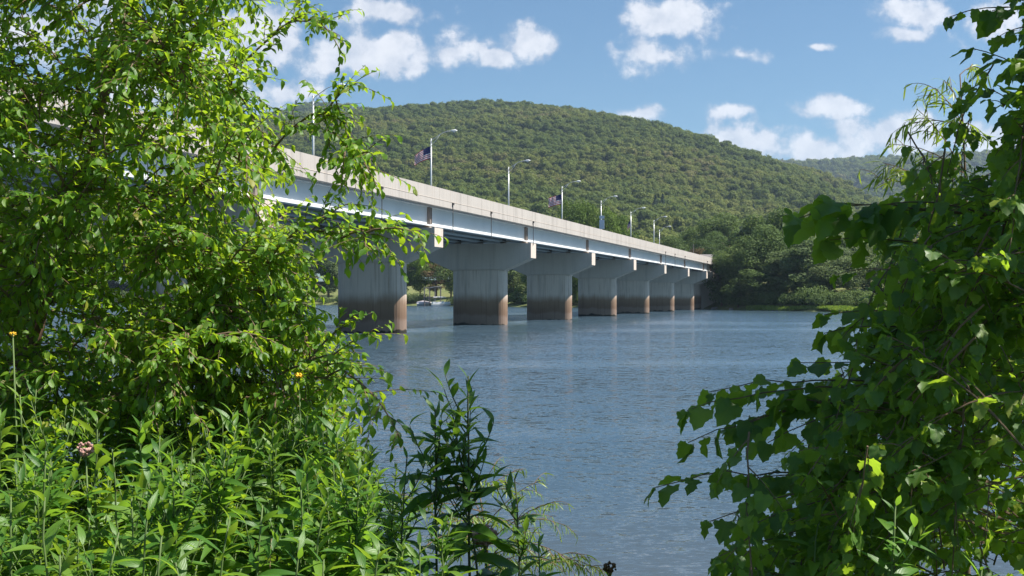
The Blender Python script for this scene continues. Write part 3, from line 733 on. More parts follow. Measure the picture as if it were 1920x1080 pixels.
def house(px, d, wd, dp, hw, hr, rz, label, wallmat):
    x = (px-960)/F*d; gz = float(far_z(x, d)); o = empty('house', (x, d, gz), rz); tag(o, label, 'house')
    MB().box(-wd/2, wd/2, -dp/2, dp/2, -.5, hw).build('wall', wallmat, o)
    MB().prism([(-dp/2+.01, hw), (dp/2-.01, hw), (0, hw+hr-.12)], ((-wd/2+.01, 0, 0), (wd/2-.01, 0, 0)), ((0, 1, 0), (0, 0, 1))).build('gable', wallmat, o)
    for s in (-1, 1):
        a = np.array([(-wd/2-.4), s*(dp/2+.4), hw-.25]); b_ = np.array([-wd/2-.4, 0, hw+hr])
        v = [a, b_, b_+[wd+.8, 0, 0], a+[wd+.8, 0, 0]]; v += [q+np.array([0, 0, .15]) for q in v]
        MB().raw(v, [(3, 2, 1, 0), (4, 5, 6, 7), (0, 1, 5, 4), (1, 2, 6, 5), (2, 3, 7, 6), (3, 0, 4, 7)]).build('roof', M['roof'], o)
    MB().box(wd*.2, wd*.2+.8, -.4, .4, hw+hr*.4, hw+hr+.9).build('chimney', M['roof'], o)
    for fl in range(2 if hw > 4 else 1):
        for q in np.linspace(-wd*.36, wd*.36, 4):
            z = 1+fl*2.7; w_ = MB().box(q-.5, q+.5, -dp/2-.06, -dp/2-.004, z, z+1.4).build('window', M['white'], o)
            MB().box(q-.4, q+.4, -dp/2-.08, -dp/2-.062, z+.1, z+1.3).build('pane', M['glass'], w_)
    MB().box(-.5, .5, -dp/2-.05, -dp/2-.004, 0, 2.1).build('door', M['timber'], o)
house(1556, 330, 11, 8, 5.4, 3, .25, 'white two storey house showing through the far bank trees', M['white'])
house(1487, 315, 9, 7, 3.2, 2.6, -.2, 'low house with a dark roof among the far bank trees', M['tarp'])
house(1344, 345, 9, 7, 5.2, 2.6, .1, 'pale house behind the far end of the bridge', M['white'])

# boats and timber stand at the far shore under the bridge
def shore_pt(px, off):
    d = 380.
    for _ in range(8): d = float(shore_y((px-960)/F*d))+off
    return (px-960)/F*d, d
x, d = shore_pt(826, -2.2)
pb = empty('pontoon_boat', (x, d, 0), .25); tag(pb, 'white pontoon boat with a raised canopy moored under the bridge', 'boat')
for s in (-.85, .85): MB().tube([(-3.2, s, .12), (-2.9, s, .15), (2.6, s, .15), (3.3, s, .35)], [.12, .3, .3, .05], 10).build('pontoon', M['galv'], pb, True)
MB().box(-3.1, 3.1, -1.2, 1.2, .46, .58).build('deck', M['white'], pb)
for s in (-1, 1): MB().box(-2.7, 2.9, s*1.16-.03, s*1.16+.03, .62, 1.35).build('side_rail', M['white'], pb)
MB().box(2.86, 2.92, -1.1, 1.1, .62, 1.3).build('front_rail', M['white'], pb)
MB().box(-1.9, -.7, -1.0, -.4, .6, 1.25).build('seat', M['tarp'], pb); MB().box(.5, 1.2, .3, 1.0, .6, 1.5).build('console', M['white'], pb)
for sx in (-2, .8):
    for s in (-1.1, 1.1): MB().bar((sx, s, 1.3), (sx+.1, s, 2.72), .05).build('canopy_post', M['galv'], pb)
v = []; cv = MB()
xs_ = np.linspace(-2.4, 1.4, 9); 
V = [(a, b, 2.72+.28*math.cos(b/1.25*1.35)*(1-((a+.5)/2.6)**2*.5)) for a in xs_ for b in np.linspace(-1.25, 1.25, 7)]
V += [(a, b, c-.05) for a, b, c in V]; n7 = 7; off_ = 63
Fs = [(i*n7+j, (i+1)*n7+j, (i+1)*n7+j+1, i*n7+j+1) for i in range(8) for j in range(6)]
Fs += [tuple(off_+q for q in f[::-1]) for f in Fs[:48]]
cv.raw(V, Fs).build('canopy', M['white'], pb, True)
MB().box(-3.5, -3.1, -.2, .2, -.3, .95).build('outboard_motor', M['dark_pipe'], pb)
x, d = shore_pt(795, -1.6)
cb = empty('covered_boat', (x, d, 0), .1); tag(cb, 'small boat under a pale pinkish cover beside the pontoon boat', 'boat')
hs, fs = [], []
for a in np.linspace(0, 1, 9):
    wv_ = 1.0*(1-max(0, (a-.55)/.45)**2)+.02; xx = -2.3+4.6*a
    hs += [(xx, -wv_, .75+.2*a), (xx, -wv_*.7, .05), (xx, 0, -.15+.3*a**3), (xx, wv_*.7, .05), (xx, wv_, .75+.2*a)]
for i in range(8):
    for j in range(4): fs.append((i*5+j, (i+1)*5+j, (i+1)*5+j+1, i*5+j+1))
fs.append((0, 1, 2, 3, 4)); MB().raw(hs, fs).build('hull', M['white'], cb, True)
hs, fs = [], []
for a in np.linspace(0, 1, 9):
    wv_ = 1.08*(1-max(0, (a-.55)/.45)**2)+.05; xx = -2.38+4.76*a; pk = 1.65-1.2*abs(a-.45)**1.4
    hs += [(xx, -wv_, .70+.2*a), (xx, -wv_*.5, (.8+.2*a+pk)*.55), (xx, 0, max(pk, .98)), (xx, wv_*.5, (.8+.2*a+pk)*.55), (xx, wv_, .70+.2*a)]
for i in range(8):
    for j in range(4): fs.append((i*5+j, (i+1)*5+j, (i+1)*5+j+1, i*5+j+1))
fs.append((0, 1, 2, 3, 4)); MB().raw(hs, fs).build('cover', M['tarp'], cb, True)
x, d = shore_pt(811, .6)
st = empty('dock_frame', (x, d, float(far_z(x, d))), .12); tag(st, 'grey timber dock frame of tall posts standing behind the two boats', 'dock frame')
for a in (-2.6, -.9, .8, 2.6):
    for b in (-1, 1): MB().box(a-.14, a+.14, b-.14, b+.14, -1.5, 5.8).build('post', M['timber'], st)
for z in (2.6, 5.7):
    for b in (-1, 1): MB().box(-2.75, 2.75, b-.22, b-.10, z-.12, z+.12).build('beam', M['timber'], st)
for a in np.linspace(-2.6, 2.6, 10): MB().box(a-.22, a+.22, -1.3, 1.3, 2.74, 2.80).build('plank', M['timber'], st)
MB().bar((-.8, -1.2, 5.8), (2.9, -1.2, 6.3), .5, .08).build('roof_board', M['white'], st)
MB().bar((-2.6, -1.25, .3), (-.9, -1.25, 2.5), .12).build('brace', M['timber'], st)
# overhead wire past the bridge end
a, b = P(1300, 461, 330), P(1560, 466, 300); pts = [a+(b-a)*t+np.array([0, 0, -1.2*4*t*(1-t)]) for t in np.linspace(0, 1, 14)]
MBw = MB(); MBw.tube(pts, .03, 4); wr = empty('power_line', (a[0], a[1], float(far_z(a[0], a[1])))); tag(wr, 'thin overhead power line strung between two poles past the bridge end', 'power line')
wo = MBw.build('wire', M['dark_pipe'], wr); wo.location = tuple(-q for q in wr.location)
for e in (a, b):
    gz = float(far_z(e[0], e[1])); pm = MB(); pm.tube([(e[0], e[1], gz-.5), (e[0], e[1], e[2]+.5)], [.16, .11], 8); po = pm.build('pole', M['timber'], wr); po.location = tuple(-q for q in wr.location)

# ------------------------------------------------------------------ foreground foliage
def leaf_strip(ws, fold=.25, droop=.25, rows=None, teeth=0.):
    """leaf along +y of length 1; ws = half widths at even steps; returns V, F(tri), UV"""
    n = len(ws); V, UVs, Fs = [], [], []
    for i, hw in enumerate(ws):
        y = i/(n-1); zc = -droop*y*y; h2 = hw*(1+teeth*(1 if i % 2 else -1))
        for s in (-1, 0, 1):
            V.append((s*h2, y-(.03 if s and teeth else 0), zc+abs(s)*h2*fold)); UVs.append((.5+s*.5, y))
    for i in range(n-1):
        for c in (0, 1):
            a = i*3+c; Fs += [(a, a+1, a+4), (a, a+4, a+3)]
    return np.array(V), np.array(Fs), np.array(UVs)
def leaf_fan(kind):
    """broad toothed heart shaped leaf, petiole joint at the origin, tip at y = 1"""
    V, UVs, Fs = [(0, .38, .03)], [(.5, .38)], []
    ang = np.linspace(-math.pi*.94, math.pi*.94, 23)
    for k, a in enumerate(ang):
        lobes = 1+.16*math.cos(a*3)*(1 if abs(a) < 2.2 else .4) + .12*math.exp(-(a/.22)**2)
        r = .50*lobes*(1.0+(.055 if k % 2 else -.055)); r *= 1+.12*math.cos(a)
        x, y = r*math.sin(a)*1.02, .38+r*math.cos(a)
        if abs(a) > 2.7: y += .06
        z = -.32*max(0, y-.2)**2-.25*x*x+.045*math.sin(a*5+kind)+(.10+.07*kind)*abs(x)
        if kind > 3 and k in (5, 6, 14, 19): x *= .62; y = .38+(y-.38)*.62
        V.append((x, y, z)); UVs.append((.5+x*.9, y))
    for k in range(22): Fs.append((0, k+2, k+1))
    Fs.append((0, 1, 23)); 
    return np.array(V), np.array(Fs), np.array(UVs)
TPL = {
    'birch': [leaf_strip([.02, .25, .30, .20, .0], .25, .18), leaf_strip([.02, .27, .33, .19, 0], .12, .38), leaf_strip([.02, .23, .28, .18, 0], .45, .08), leaf_strip([.02, .24, .27, .16, 0], .6, .6)],
    'vine': [leaf_fan(0), leaf_fan(2.), leaf_fan(4.)],
    'weed': [leaf_strip([.012, .075, .12, .13, .115, .08, .035, 0], .3, .35), leaf_strip([.012, .075, .115, .125, .11, .075, .035, 0], .35, .62), leaf_strip([.012, .075, .115, .12, .10, .065, .03, 0], .3, .2)],
    'willow': [leaf_strip([.01, .05, .06, .045, 0], .2, .2), leaf_strip([.01, .05, .06, .045, 0], .2, .45)],
}
TPL['weed_pale'] = TPL['weed']
TPLM = {k: [mesh(k+'_leaf', v, f, M[k], True, uv=uv, attr=np.zeros(len(v))) for v, f, uv in tl] for k, tl in TPL.items()}

def frames(ydir, zdir):
    y = nrm(ydir); x = nrm(np.cross(y, zdir)); z = np.cross(x, y); return x, y, z
def leaves(kind, pos, ydir, zdir, size, parent, nsingle=300, origin=(0, 0, 0), seed=0, stuffname='foliage'):
    """the leaves that show largest become objects of their own, the rest one part"""
    r = np.random.default_rng(seed); pos, ydir, zdir, size = map(np.asarray, (pos, ydir, zdir, size)); n = len(pos)
    x, y, z = frames(ydir, zdir); mid = pos+y*size[:, None]*.5; rel = mid-np.array([0, 0, CAMZ]); dist = np.linalg.norm(rel, axis=1)
    px = 960+rel[:, 0]/np.maximum(rel[:, 1], .1)*F; py = HORIZ-rel[:, 2]/np.maximum(rel[:, 1], .1)*F
    face = np.abs((z*nrm(rel)).sum(1)); score = size**2/dist**2*(.15+face)/(1+.8*np.maximum(0, dist-np.percentile(dist, 12)))
    score[(px < -10) | (px > 1930) | (py < -10) | (py > 1090)] = 0
    order = np.argsort(-score); single = np.zeros(n, bool); single[order[:nsingle]] = True
    var = r.integers(0, len(TPL[kind]), n); org = np.asarray(origin, float)
    for k in np.where(single)[0]:
        o = link('leaf', TPLM[kind][var[k]], parent); s = size[k]
        m = np.eye(4); m[:3, 0] = x[k]*s; m[:3, 1] = y[k]*s; m[:3, 2] = z[k]*s; m[:3, 3] = pos[k]-org
        o.matrix_local = Matrix(m.tolist())
    VV, FF, UVv, LR = [], [], [], []; nv = 0
    for t_, (tv, tf, tu) in enumerate(TPL[kind]):
        ids = np.where(~single & (var == t_))[0]
        if not len(ids): continue
        W = pos[ids][:, None]-org+size[ids][:, None, None]*(x[ids][:, None]*tv[None, :, :1]+y[ids][:, None]*tv[None, :, 1:2]+z[ids][:, None]*tv[None, :, 2:])
        FF.append((tf[None]+(np.arange(len(ids))*len(tv))[:, None, None]+nv).reshape(-1, 3)); VV.append(W.reshape(-1, 3)); UVv.append(np.tile(tu, (len(ids), 1))); LR.append(np.repeat(r.random(len(ids)), len(tv))); nv += len(ids)*len(tv)
    if VV:
        o = link(stuffname, mesh(stuffname, np.concatenate(VV), np.concatenate(FF), M[kind], True, uv=np.concatenate(UVv), attr=np.concatenate(LR)), parent); o['kind'] = 'stuff'
    return n

def bez(p0, p1, p2, n): t = np.linspace(0, 1, n)[:, None]; return (1-t)**2*p0+2*t*(1-t)*p1+t*t*p2

class Sprays:
    """branches that carry leafy twigs"""
    def __init__(s, parent, origin, mat, r0=.012): s.curves = []; s.built = []; s.parent = parent; s.o = np.asarray(origin, float); s.mat = mat; s.r0 = r0; s.pos, s.y, s.z, s.sz = [], [], [], []; s.nb = 0
    def leaf(s, p, y, z, sz): s.pos.append(p); s.y.append(y); s.z.append(z); s.sz.append(sz)
    def branch(s, p0, p2, lift, twig_gap, twig_len, leaf_gap, leaf_sz, start=.25, droop=.35, spread=.9, upn=.8, r0=None, leaf_on=True, petiole=0., tname='branch', sun_bias=.3):
        L_ = np.linalg.norm(p2-p0); mid = (p0+p2)/2+np.array([U(-.08, .08)*L_, U(-.08, .08)*L_, lift*L_])
        n = max(6, int(L_/.08)); C = bez(p0, mid, p2, n)
        C[1:-1] += rng.normal(size=(n-2, 3))*.006*L_
        r0 = r0 or s.r0*min(1.3, .3+L_*.6); mb = MB(); mb.tube(C-s.o, np.linspace(r0, .0016, n), 5)
        seg = np.linalg.norm(np.diff(C, axis=0), axis=1).sum(); k = 0; side = 1
        dist = start*seg
        def at(q):
            f = min(q/seg, .9999)*(n-1); i = int(f); return C[i]+(C[i+1]-C[i])*(f-i), nrm(C[i+1]-C[i])
        def leafline(pts, taper=True):
            """alternate leaves down a twig"""
            ll = np.linalg.norm(pts[-1]-pts[0]); m = max(2, int(ll/leaf_gap)); sd = 1
            for j in range(m):
                f = (j+.6)/m*(len(pts)-1); i = min(int(f), len(pts)-2); q = pts[i]+(pts[i+1]-pts[i])*(f-i); t_ = nrm(pts[i+1]-pts[i])
                lat_ = nrm(np.cross(t_, [0, 0, 1.])+rng.normal(size=3)*.25)*sd; sd = -sd
                yd = nrm(t_*.75+lat_*.75+np.array([0, 0, -droop*U(.2, 1.3)])+rng.normal(size=3)*.22)
                zd = nrm(np.array([0, 0, upn])+rng.normal(size=3)*.42+np.array(SUNV)*sun_bias)
                s_ = leaf_sz*U(.6, 1.25)*(1-.3*(j/m if taper else 0)); q2 = q+yd*petiole*U(.5, 1.2)
                if petiole: mb.raw([q-s.o+np.array([0, 0, .0012]), q-s.o-np.array([0, 0, .0012]), q2-s.o], [(0, 1, 2)])
                s.leaf(q2, yd, zd, s_)
            yd = nrm(pts[-1]-pts[-2]+np.array([0, 0, -.15])); s.leaf(pts[-1], yd, nrm(np.array([0, 0, upn])+rng.normal(size=3)*.35), leaf_sz*.85)
        while dist < seg*.97 and twig_gap:
            q, t_ = at(dist); lat_ = nrm(np.cross(t_, [0, 0, 1.])+rng.normal(size=3)*.45)*side; side = -side
            tl = twig_len*U(.45, 1.2)*(1-.45*dist/seg)
            d_ = nrm(t_*1.0+lat_*spread+np.array([0, 0, U(-.25, .3)]))
            e = q+d_*tl+np.array([0, 0, -droop*.35*tl]); c_ = q+d_*tl*.5+np.array([0, 0, .05*tl])
            tp = bez(q, c_, e, 5); mb.tube(tp-s.o, np.linspace(.0025, .001, 5), 3); leafline(tp)
            dist += twig_gap*U(.6, 1.4)
        if leaf_on:
            i0 = int(n*max(start, .35)); leafline(C[i0:], False)
        s.built.append((tname, mb, C)); s.nb += 1; s.curves.append(C)

def finish_wood(s, most=240):
    # the limbs that show longest are parts of their own, the thin rest is one part
    def score(C):
        q = C-np.array([0, 0, CAMZ]); px = 960+q[:, 0]/q[:, 1]*F; py = HORIZ-q[:, 2]/q[:, 1]*F
        return ((px > 0) & (px < 1920) & (py > 0) & (py < 1080)).mean()*np.linalg.norm(C[-1]-C[0])/C[:, 1].mean()
    sc_ = np.array([score(C) for _, _, C in s.built]); top = set(np.argsort(-sc_)[:most].tolist()); rest = MB()
    for k, (nm, mb, C) in enumerate(s.built):
        if k in top: mb.build(nm, s.mat, s.parent)
        else:
            for v in mb.v: rest.v.append(v)
            rest.f += [tuple(i+rest.n for i in q) for q in mb.f]; rest.n += mb.n; rest.mi += mb.mi
    if rest.n: rest.build('twigs', s.mat, s.parent)['kind'] = 'stuff'

def ground_at(x, y): return float(near_z(x, y))

# ---- river birch at the left
tk = [(P(-8, 1180, 6.3)), P(20, 880, 6.3), P(45, 700, 6.3), P(85, 545, 6.25), P(132, 395, 6.2), P(172, 260, 6.2), P(205, 140, 6.2), P(245, 0, 6.2), P(285, -160, 6.2), P(310, -330, 6.2)]
tk[0][2] = ground_at(tk[0][0], tk[0][1])-.05
TK = np.array(tk); ORG = TK[0]+np.array([0, 0, .05])
birch = empty('river_birch', ORG); tag(birch, 'young river birch with a curved brown trunk and sunlit drooping leaf sprays', 'tree')
tp = []; 
for i in range(len(TK)-1):
    for f in np.linspace(0, 1, 5)[:-1]: tp.append(TK[i]+(TK[i+1]-TK[i])*f+rng.normal(size=3)*.006)
tp.append(TK[-1]); tp = np.array(tp)
MB().tube(tp-ORG, np.linspace(.05, .011, len(tp)), 10).build('trunk', M['bark'], birch, True)
t2 = bez(TK[2], P(10, 420, 6.6), P(-120, 60, 6.9), 16); MB().tube(t2-ORG, np.linspace(.035, .01, 16), 8).build('trunk', M['bark'], birch, True)
sp = Sprays(birch, ORG, M['twig'])
XB = ([-400, 0, 60, 110, 155, 200, 240, 290, 350, 430, 470, 520, 560, 620, 690, 770, 830], [520, 540, 545, 535, 520, 505, 545, 590, 605, 612, 575, 550, 545, 575, 590, 620, 610])
tips = [(625, 40, 5.6), (678, 155, 5.4), (645, 105, 5.7), (598, 20, 6.0), (630, 205, 5.5), (700, 292, 5.2), (655, 262, 5.5), (707, 352, 5.3), (688, 330, 5.6), (788, 440, 4.9), (745, 430, 5.1), (690, 480, 5.0), (665, 455, 5.3),
        (697, 622, 4.9), (660, 600, 5.1), (680, 690, 4.8), (640, 660, 5.1), (708, 770, 4.7), (660, 740, 4.9), (600, 640, 5.4), (560, 30, 6.1), (520, 80, 6.0), (590, 235, 5.6), (620, 400, 5.5), (750, 820, 4.6), (610, 60, 5.8), (655, 150, 5.5), (640, 225, 5.5), (672, 285, 5.3), (690, 345, 5.4), (735, 425, 5.1), (640, 440, 5.3), (670, 470, 5.2), (650, 680, 4.9), (620, 300, 5.5), (640, 350, 5.4), (660, 380, 5.3)]
targets = [P(*t_) for t_ in tips]
for k in range(130): py = U(430, 660); targets.append(P(U(360, np.interp(py, [430, 480, 560, 660], [600, 590, 575, 600])), py, U(5.0, 6.6)))
while len(targets) < 1440:
    py = U(-330, 830); xb = np.interp(py, *XB)-30; px = U(-330, xb) if U(0, 1) < .7 else U(-60, 430)
    if 215 < px < 330 and 40 < py < 200 and U(0, 1) < .15: continue
    if 100 < px < 160 and 570 < py < 650 and U(0, 1) < .7: continue
    targets.append(P(px, py, U(4.7, 7.6) if px < 350 else U(4.8, 6.9)))
# every branch leaves the nearest wood that is closer to the trunk, so limbs fork instead of radiating
def trunk_dist(p): return np.sqrt(((p[:, None, :]-tp[None, ::3, :])**2).sum(-1)).min(1)
tarr = np.array(targets); order = np.argsort(trunk_dist(tarr))
wood = np.concatenate([tp[8:], t2[3:]])
for k in order:
    tg = tarr[k]; dv = tg-wood; dd_ = np.linalg.norm(dv, axis=1); cost = dd_+np.where(dv[:, 2] < -.35, .8, 0)+np.where(dd_ < .22, .6, 0); base = wood[np.argmin(cost)]
    sp.branch(base, tg, U(.08, .20), .062, .28, .024, .049, start=.12, droop=.28, spread=.85, sun_bias=.8)
    wood = np.concatenate([wood, sp.curves[-1][2:-3]])
finish_wood(sp)
leaves('birch', sp.pos, sp.y, sp.z, sp.sz, birch, 300, ORG, 1)
print('birch leaves', len(sp.pos), 'branches', sp.nb)

# ---- vine covered thicket at the right
VORG = np.array([2.35, 4.6, ground_at(2.35, 4.6)])
vine = empty('grapevine_thicket', VORG); tag(vine, 'dark dense thicket smothered in broad toothed grapevine leaves at the water edge', 'vine thicket')
spv = Sprays(vine, VORG, M['twig'], .0055)
XL = ([-350, -100, 0, 60, 120, 200, 300, 380, 430, 520, 600, 680, 760, 820, 900, 960, 1080, 1200], [1980, 1960, 1930, 1930, 1930, 1920, 1890, 1760, 1690, 1670, 1620, 1580, 1560, 1540, 1500, 1450, 1400, 1400])
stems = []
for a, b in [((2.35, 4.6), (2.2, 4.5)), ((2.75, 4.9), (2.9, 4.9)), ((2.15, 4.2), (1.75, 4.3)), ((2.55, 5.2), (2.3, 5.4))]:
    g = ground_at(*a); c = bez(np.array([a[0], a[1], g-.05]), np.array([(a[0]+b[0])/2+U(-.2, .2), (a[1]+b[1])/2, 2.6]), np.array([b[0], b[1], 6.1]), 22)
    MB().tube(c-VORG, np.linspace(.035, .01, 22), 7).build('stem', M['bark'], vine, True); stems.append(c)
vt = [((1780, 32), 4.3, .055), ((1490, 412), 4.0, .10), ((1540, 400), 4.1, .09), ((1555, 450), 4.1, .10), ((1610, 415), 4.1, .10), ((1288, 770), 4.1, .075), ((1330, 735), 4.2, .07), ((1225, 915), 4.0, .07), ((1290, 830), 4.1, .07), ((1380, 800), 4.1, .075),
      ((1330, 978), 3.9, .065), ((1345, 1045), 3.8, .08), ((1440, 830), 4.0, .075), ((1500, 680), 4.2, .07), ((1545, 625), 4.3, .08), ((1545, 590), 4.4, .07), ((1400, 900), 4.0, .08), ((1460, 750), 4.1, .08), ((1420, 980), 3.8, .08), ((1820, 90), 4.3, .08), ((1840, 160), 4.2, .08), ((1860, 20), 4.2, .09)]
for (px, py), d, ls in vt:
    tg = P(px, py, d); cands = np.concatenate(stems[:3]); zt = tg[2]+U(-.25, .1); base = cands[np.argmin(np.abs(cands[:, 2]-zt)+.5*np.linalg.norm(cands[:, :2]-tg[:2], axis=1))]
    if np.linalg.norm(base-tg) > .55: base = tg+(base-tg)*.75+0
    spv.branch(base, tg, U(.12, .2), 0, 0, .045, ls, start=.1, droop=.8, upn=.55, petiole=.02, sun_bias=.25)
nb = 0
while nb < 700:
    py = U(-330, 1230); xl = np.interp(py, *XL); px = U(xl, 2090) if U(0, 1) < .5 else U(xl, xl+300)
    d = U(3.4, 5.3); tg = P(px, py, d)
    if tg[2] < ground_at(tg[0], tg[1])+.05: continue
    L_ = U(.25, .7); base = tg+np.array([U(.0, .35), U(-.15, .3), U(-.25, .35)])*L_/.45
    base = tg+nrm(base-tg)*L_
    spv.branch(base, tg, U(.05, .25), .10, .15, .031, .052, start=.05, droop=.4, upn=.7, petiole=.025, sun_bias=.7, tname='vine_shoot'); nb += 1
for k in range(150):      # unseen top added above the view so its shadow falls on the tall weeds
    dv = nrm(rng.normal(size=3))*U(.3, 1); tg = np.array([2.55, 4.35, 5.9])+dv*np.array([.85, .9, .75]); base = tg-nrm(dv+np.array([-.1, 0, .2]))*U(.25, .6)
    spv.branch(base, tg, U(.05, .2), .12, .15, .04, .06, start=.05, droop=.75, upn=.5, petiole=.025, sun_bias=.35, tname='vine_shoot')
finish_wood(spv)
leaves('vine', spv.pos, spv.y, spv.z, spv.sz, vine, 300, VORG, 2)
print('vine leaves', len(spv.pos))

# ---- willow saplings: one behind the thicket, one low by the water
def willow(name, org, label, items, leafsz=.085, gap=.02, stemtop=None):
    org = np.array([org[0], org[1], ground_at(org[0], org[1])]); o = empty(name, org); tag(o, label, 'shrub'); s_ = Sprays(o, org, M['twig'], .006)
    top = stemtop if stemtop is not None else org+np.array([0, 0, 2]); c = bez(org-[0, 0, .05], (org+top)/2+np.array([.1, 0, 0]), top, 14)
    MB().tube(c-org, np.linspace(.02, .003, 14), 6).build('stem', M['twig'], o, True)
    for tg in items:
        base = c[np.argmin(np.abs(c[:, 2]-(tg[2]-U(.0, .3))))]
        s_.branch(base, tg, .18, .07, .22, gap, leafsz, start=.25, droop=.9, spread=.6, upn=.4, sun_bias=.2)
    finish_wood(s_)
    leaves('willow', s_.pos, s_.y, s_.z, s_.sz, o, 120, org, 3)
it = [P(*q) for q in [(1640, 332, 5.9), (1665, 270, 6.0), (1655, 305, 5.8), (1690, 238, 6.1), (1740, 160, 6.2), (1770, 150, 6.0), (1720, 205, 6.1), (1790, 220, 5.9), (1750, 330, 5.7), (1720, 380, 5.7), (1700, 350, 5.8), (1800, 300, 6.0), (1840, 130, 6.2), (1830, 250, 6.2), (1680, 400, 5.8), (1760, 400, 5.9), (1660, 420, 5.9), (1650, 470, 5.8), (1690, 450, 5.7)]]
sx = P(1800, 900, 6.0); willow('willow_sapling', (sx[0], 6.0), 'yellow green willow sapling with narrow drooping leaves behind the vine thicket', it, .095, .024, P(1800, 140, 6.0))
it = [P(U(700, 1090), 0, 1)*0+P(px, py, d) for px, py, d in [(1100, 1040, 6.4), (1060, 985, 6.4), (1015, 900, 6.6), (980, 880, 6.7), (960, 920, 6.4), (930, 870, 6.6), (900, 900, 6.5), (870, 890, 6.7), (830, 920, 6.5), (1040, 940, 6.3), (1000, 1000, 6.0), (940, 980, 6.1), (880, 970, 6.1), (820, 990, 6.2), (780, 950, 6.4), (740, 960, 6.4), (1070, 1050, 6.1), (1020, 1050, 5.9), (960, 1050, 5.9), (900, 1040, 5.9), (850, 1040, 5.9), (790, 1030, 6.0), (760, 900, 6.7), (720, 920, 6.5), (1110, 1062, 6.2), (1140, 1072, 6.2)]]
sx = P(900, 1100, 6.5); willow('willow_seedling', (sx[0], 6.6), 'low yellowish willow shrub at the water edge behind the tall weeds', it, .06, .016, P(900, 930, 6.6))

# ---- broadleaf shrub under the birch, by the water
sx = P(560, 1000, 6.0); SORG = np.array([sx[0], 6.0, ground_at(sx[0], 6.0)]); shb = empty('bank_sapling', SORG); tag(shb, 'bright green leafy sapling growing below the birch at the water edge', 'shrub')
sps = Sprays(shb, SORG, M['twig'], .008)
stc = bez(SORG-[0, 0, .05], SORG+np.array([.05, 0, .7]), P(590, 640, 5.8), 14); MB().tube(stc-SORG, np.linspace(.022, .004, 14), 6).build('stem', M['bark'], shb, True)
for k in range(170):
    py = U(600, 1000); px = U(180, 690-max(0, (py-880))*.2); px = min(px, np.interp(py, [600, 650, 700, 780, 1000], [560, 590, 620, 650, 680])); tg = P(px, py, U(5.0, 6.8)); base = stc[np.argmin(np.abs(stc[:, 2]-(tg[2]-U(0, .3))))]
    sps.branch(base, tg, .15, .08, .24, .030, .056, start=.25, droop=.4)
finish_wood(sps)
leaves('birch', sps.pos, sps.y, sps.z, sps.sz, shb, 200, SORG, 4)

# ---- tall weeds with lance shaped leaves
M['weed_dark'] = mat_leaf('deep_green_weed_leaf', [(0, (.045, .125, .018)), (.6, (.07, .17, .024)), (1, (.11, .22, .03))], (.25, .44, .03), .4)  # weed leaf colour darkened to stand in for shade on the tall weeds
TPL['weed_dark'] = TPL['weed']; TPLM['weed_dark'] = [mesh('deep_weed_leaf', v, f, M['weed_dark'], True, uv=uv, attr=np.zeros(len(v))) for v, f, uv in TPL['weed']]
def weed_proto(h, nl, lsz, seed, branches=0, mat='stem', joined=False, kind='weed', lw=1.):
    r = np.random.default_rng(seed); o = empty('tall_weed'); bend = r.normal()*.04
    zz = np.linspace(0, h, 12); C = np.stack([bend*(zz/h)**2+r.normal(size=12)*.003, r.normal()*.04*(zz/h)**2, zz], 1)
    mb = MB(); mb.tube(C, np.linspace(.0072, .0028, 12)*(h/1.4)**.5, 6); LL = []
    def cpt(z): return np.array([np.interp(z, zz, C[:, k]) for k in range(3)])
    az_ = 0.
    for k in range(nl):
        f = (k+1)/nl; z = h*(.12+.87*f**.9); az_ += 2.4+r.normal()*.35; out = np.array([math.cos(az_), math.sin(az_), 0])
        upness = np.interp(f, [0, .6, .88, 1], [-.05, .15, .5, 1.8])+r.normal()*.15
        s_ = lsz*np.interp(f, [0, .25, .7, 1], [.75, 1.1, 1., .42])*r.uniform(.75, 1.2); yd = nrm(out+[0, 0, upness])
        LL.append((cpt(z), yd, nrm(np.array([0, 0, 1.])+out*-.3+r.normal(size=3)*.5), s_))
    for b in range(branches):
        z = h*r.uniform(.66, .88); a = r.uniform(0, 6.283); out = np.array([math.cos(a), math.sin(a), 0]); L_ = h*r.uniform(.09, .17)
        p0 = cpt(z); p1 = p0+out*L_*.35+[0, 0, L_*.4]; p2 = p0+out*L_*.55+np.array([0, 0, L_]); bc = bez(p0, p1, p2, 6); mb.tube(bc, np.linspace(.003, .0014, 6), 4)
        for j in range(6):
            q = bc[min(5, 1+j*4//5)]; aa = r.uniform(0, 6.283); LL.append((q, nrm(np.array([math.cos(aa), math.sin(aa), .7+.2*j])), np.array([0, 0, 1.]), lsz*r.uniform(.35, .6)))
    mb.build('stem', M[mat], o, True)
    if joined:
        a_ = [np.array(q) for q in zip(*LL)]; leaves(kind, *a_, o, 0, (0, 0, 0), seed); return o, h
    for p_, yd, zd, s_ in LL:
        x, y, z = frames(yd[None], zd[None]); m = np.eye(4); m[:3, 0] = x[0]*s_; m[:3, 1] = y[0]*s_; m[:3, 2] = z[0]*s_; m[:3, 3] = p_
        l = link('leaf', TPLM[kind][r.integers(0, 3)], o); l.matrix_local = Matrix(m.tolist())
    return o, h
def weed_words(px, d):
    x = (px-960)/F*d; a = 'below the birch trunk' if px < 60 else 'around the small pink flower' if px < 250 else 'between pink flower and sapling' if px < 430 else 'at the foot of the leafy sapling' if px < 640 else 'beside the slender dark weed' if px < 800 else 'around the faded pink flower'
    return a+(', upper bank' if d < 3.6 else ', mid bank' if d < 4.8 else ', low bank')
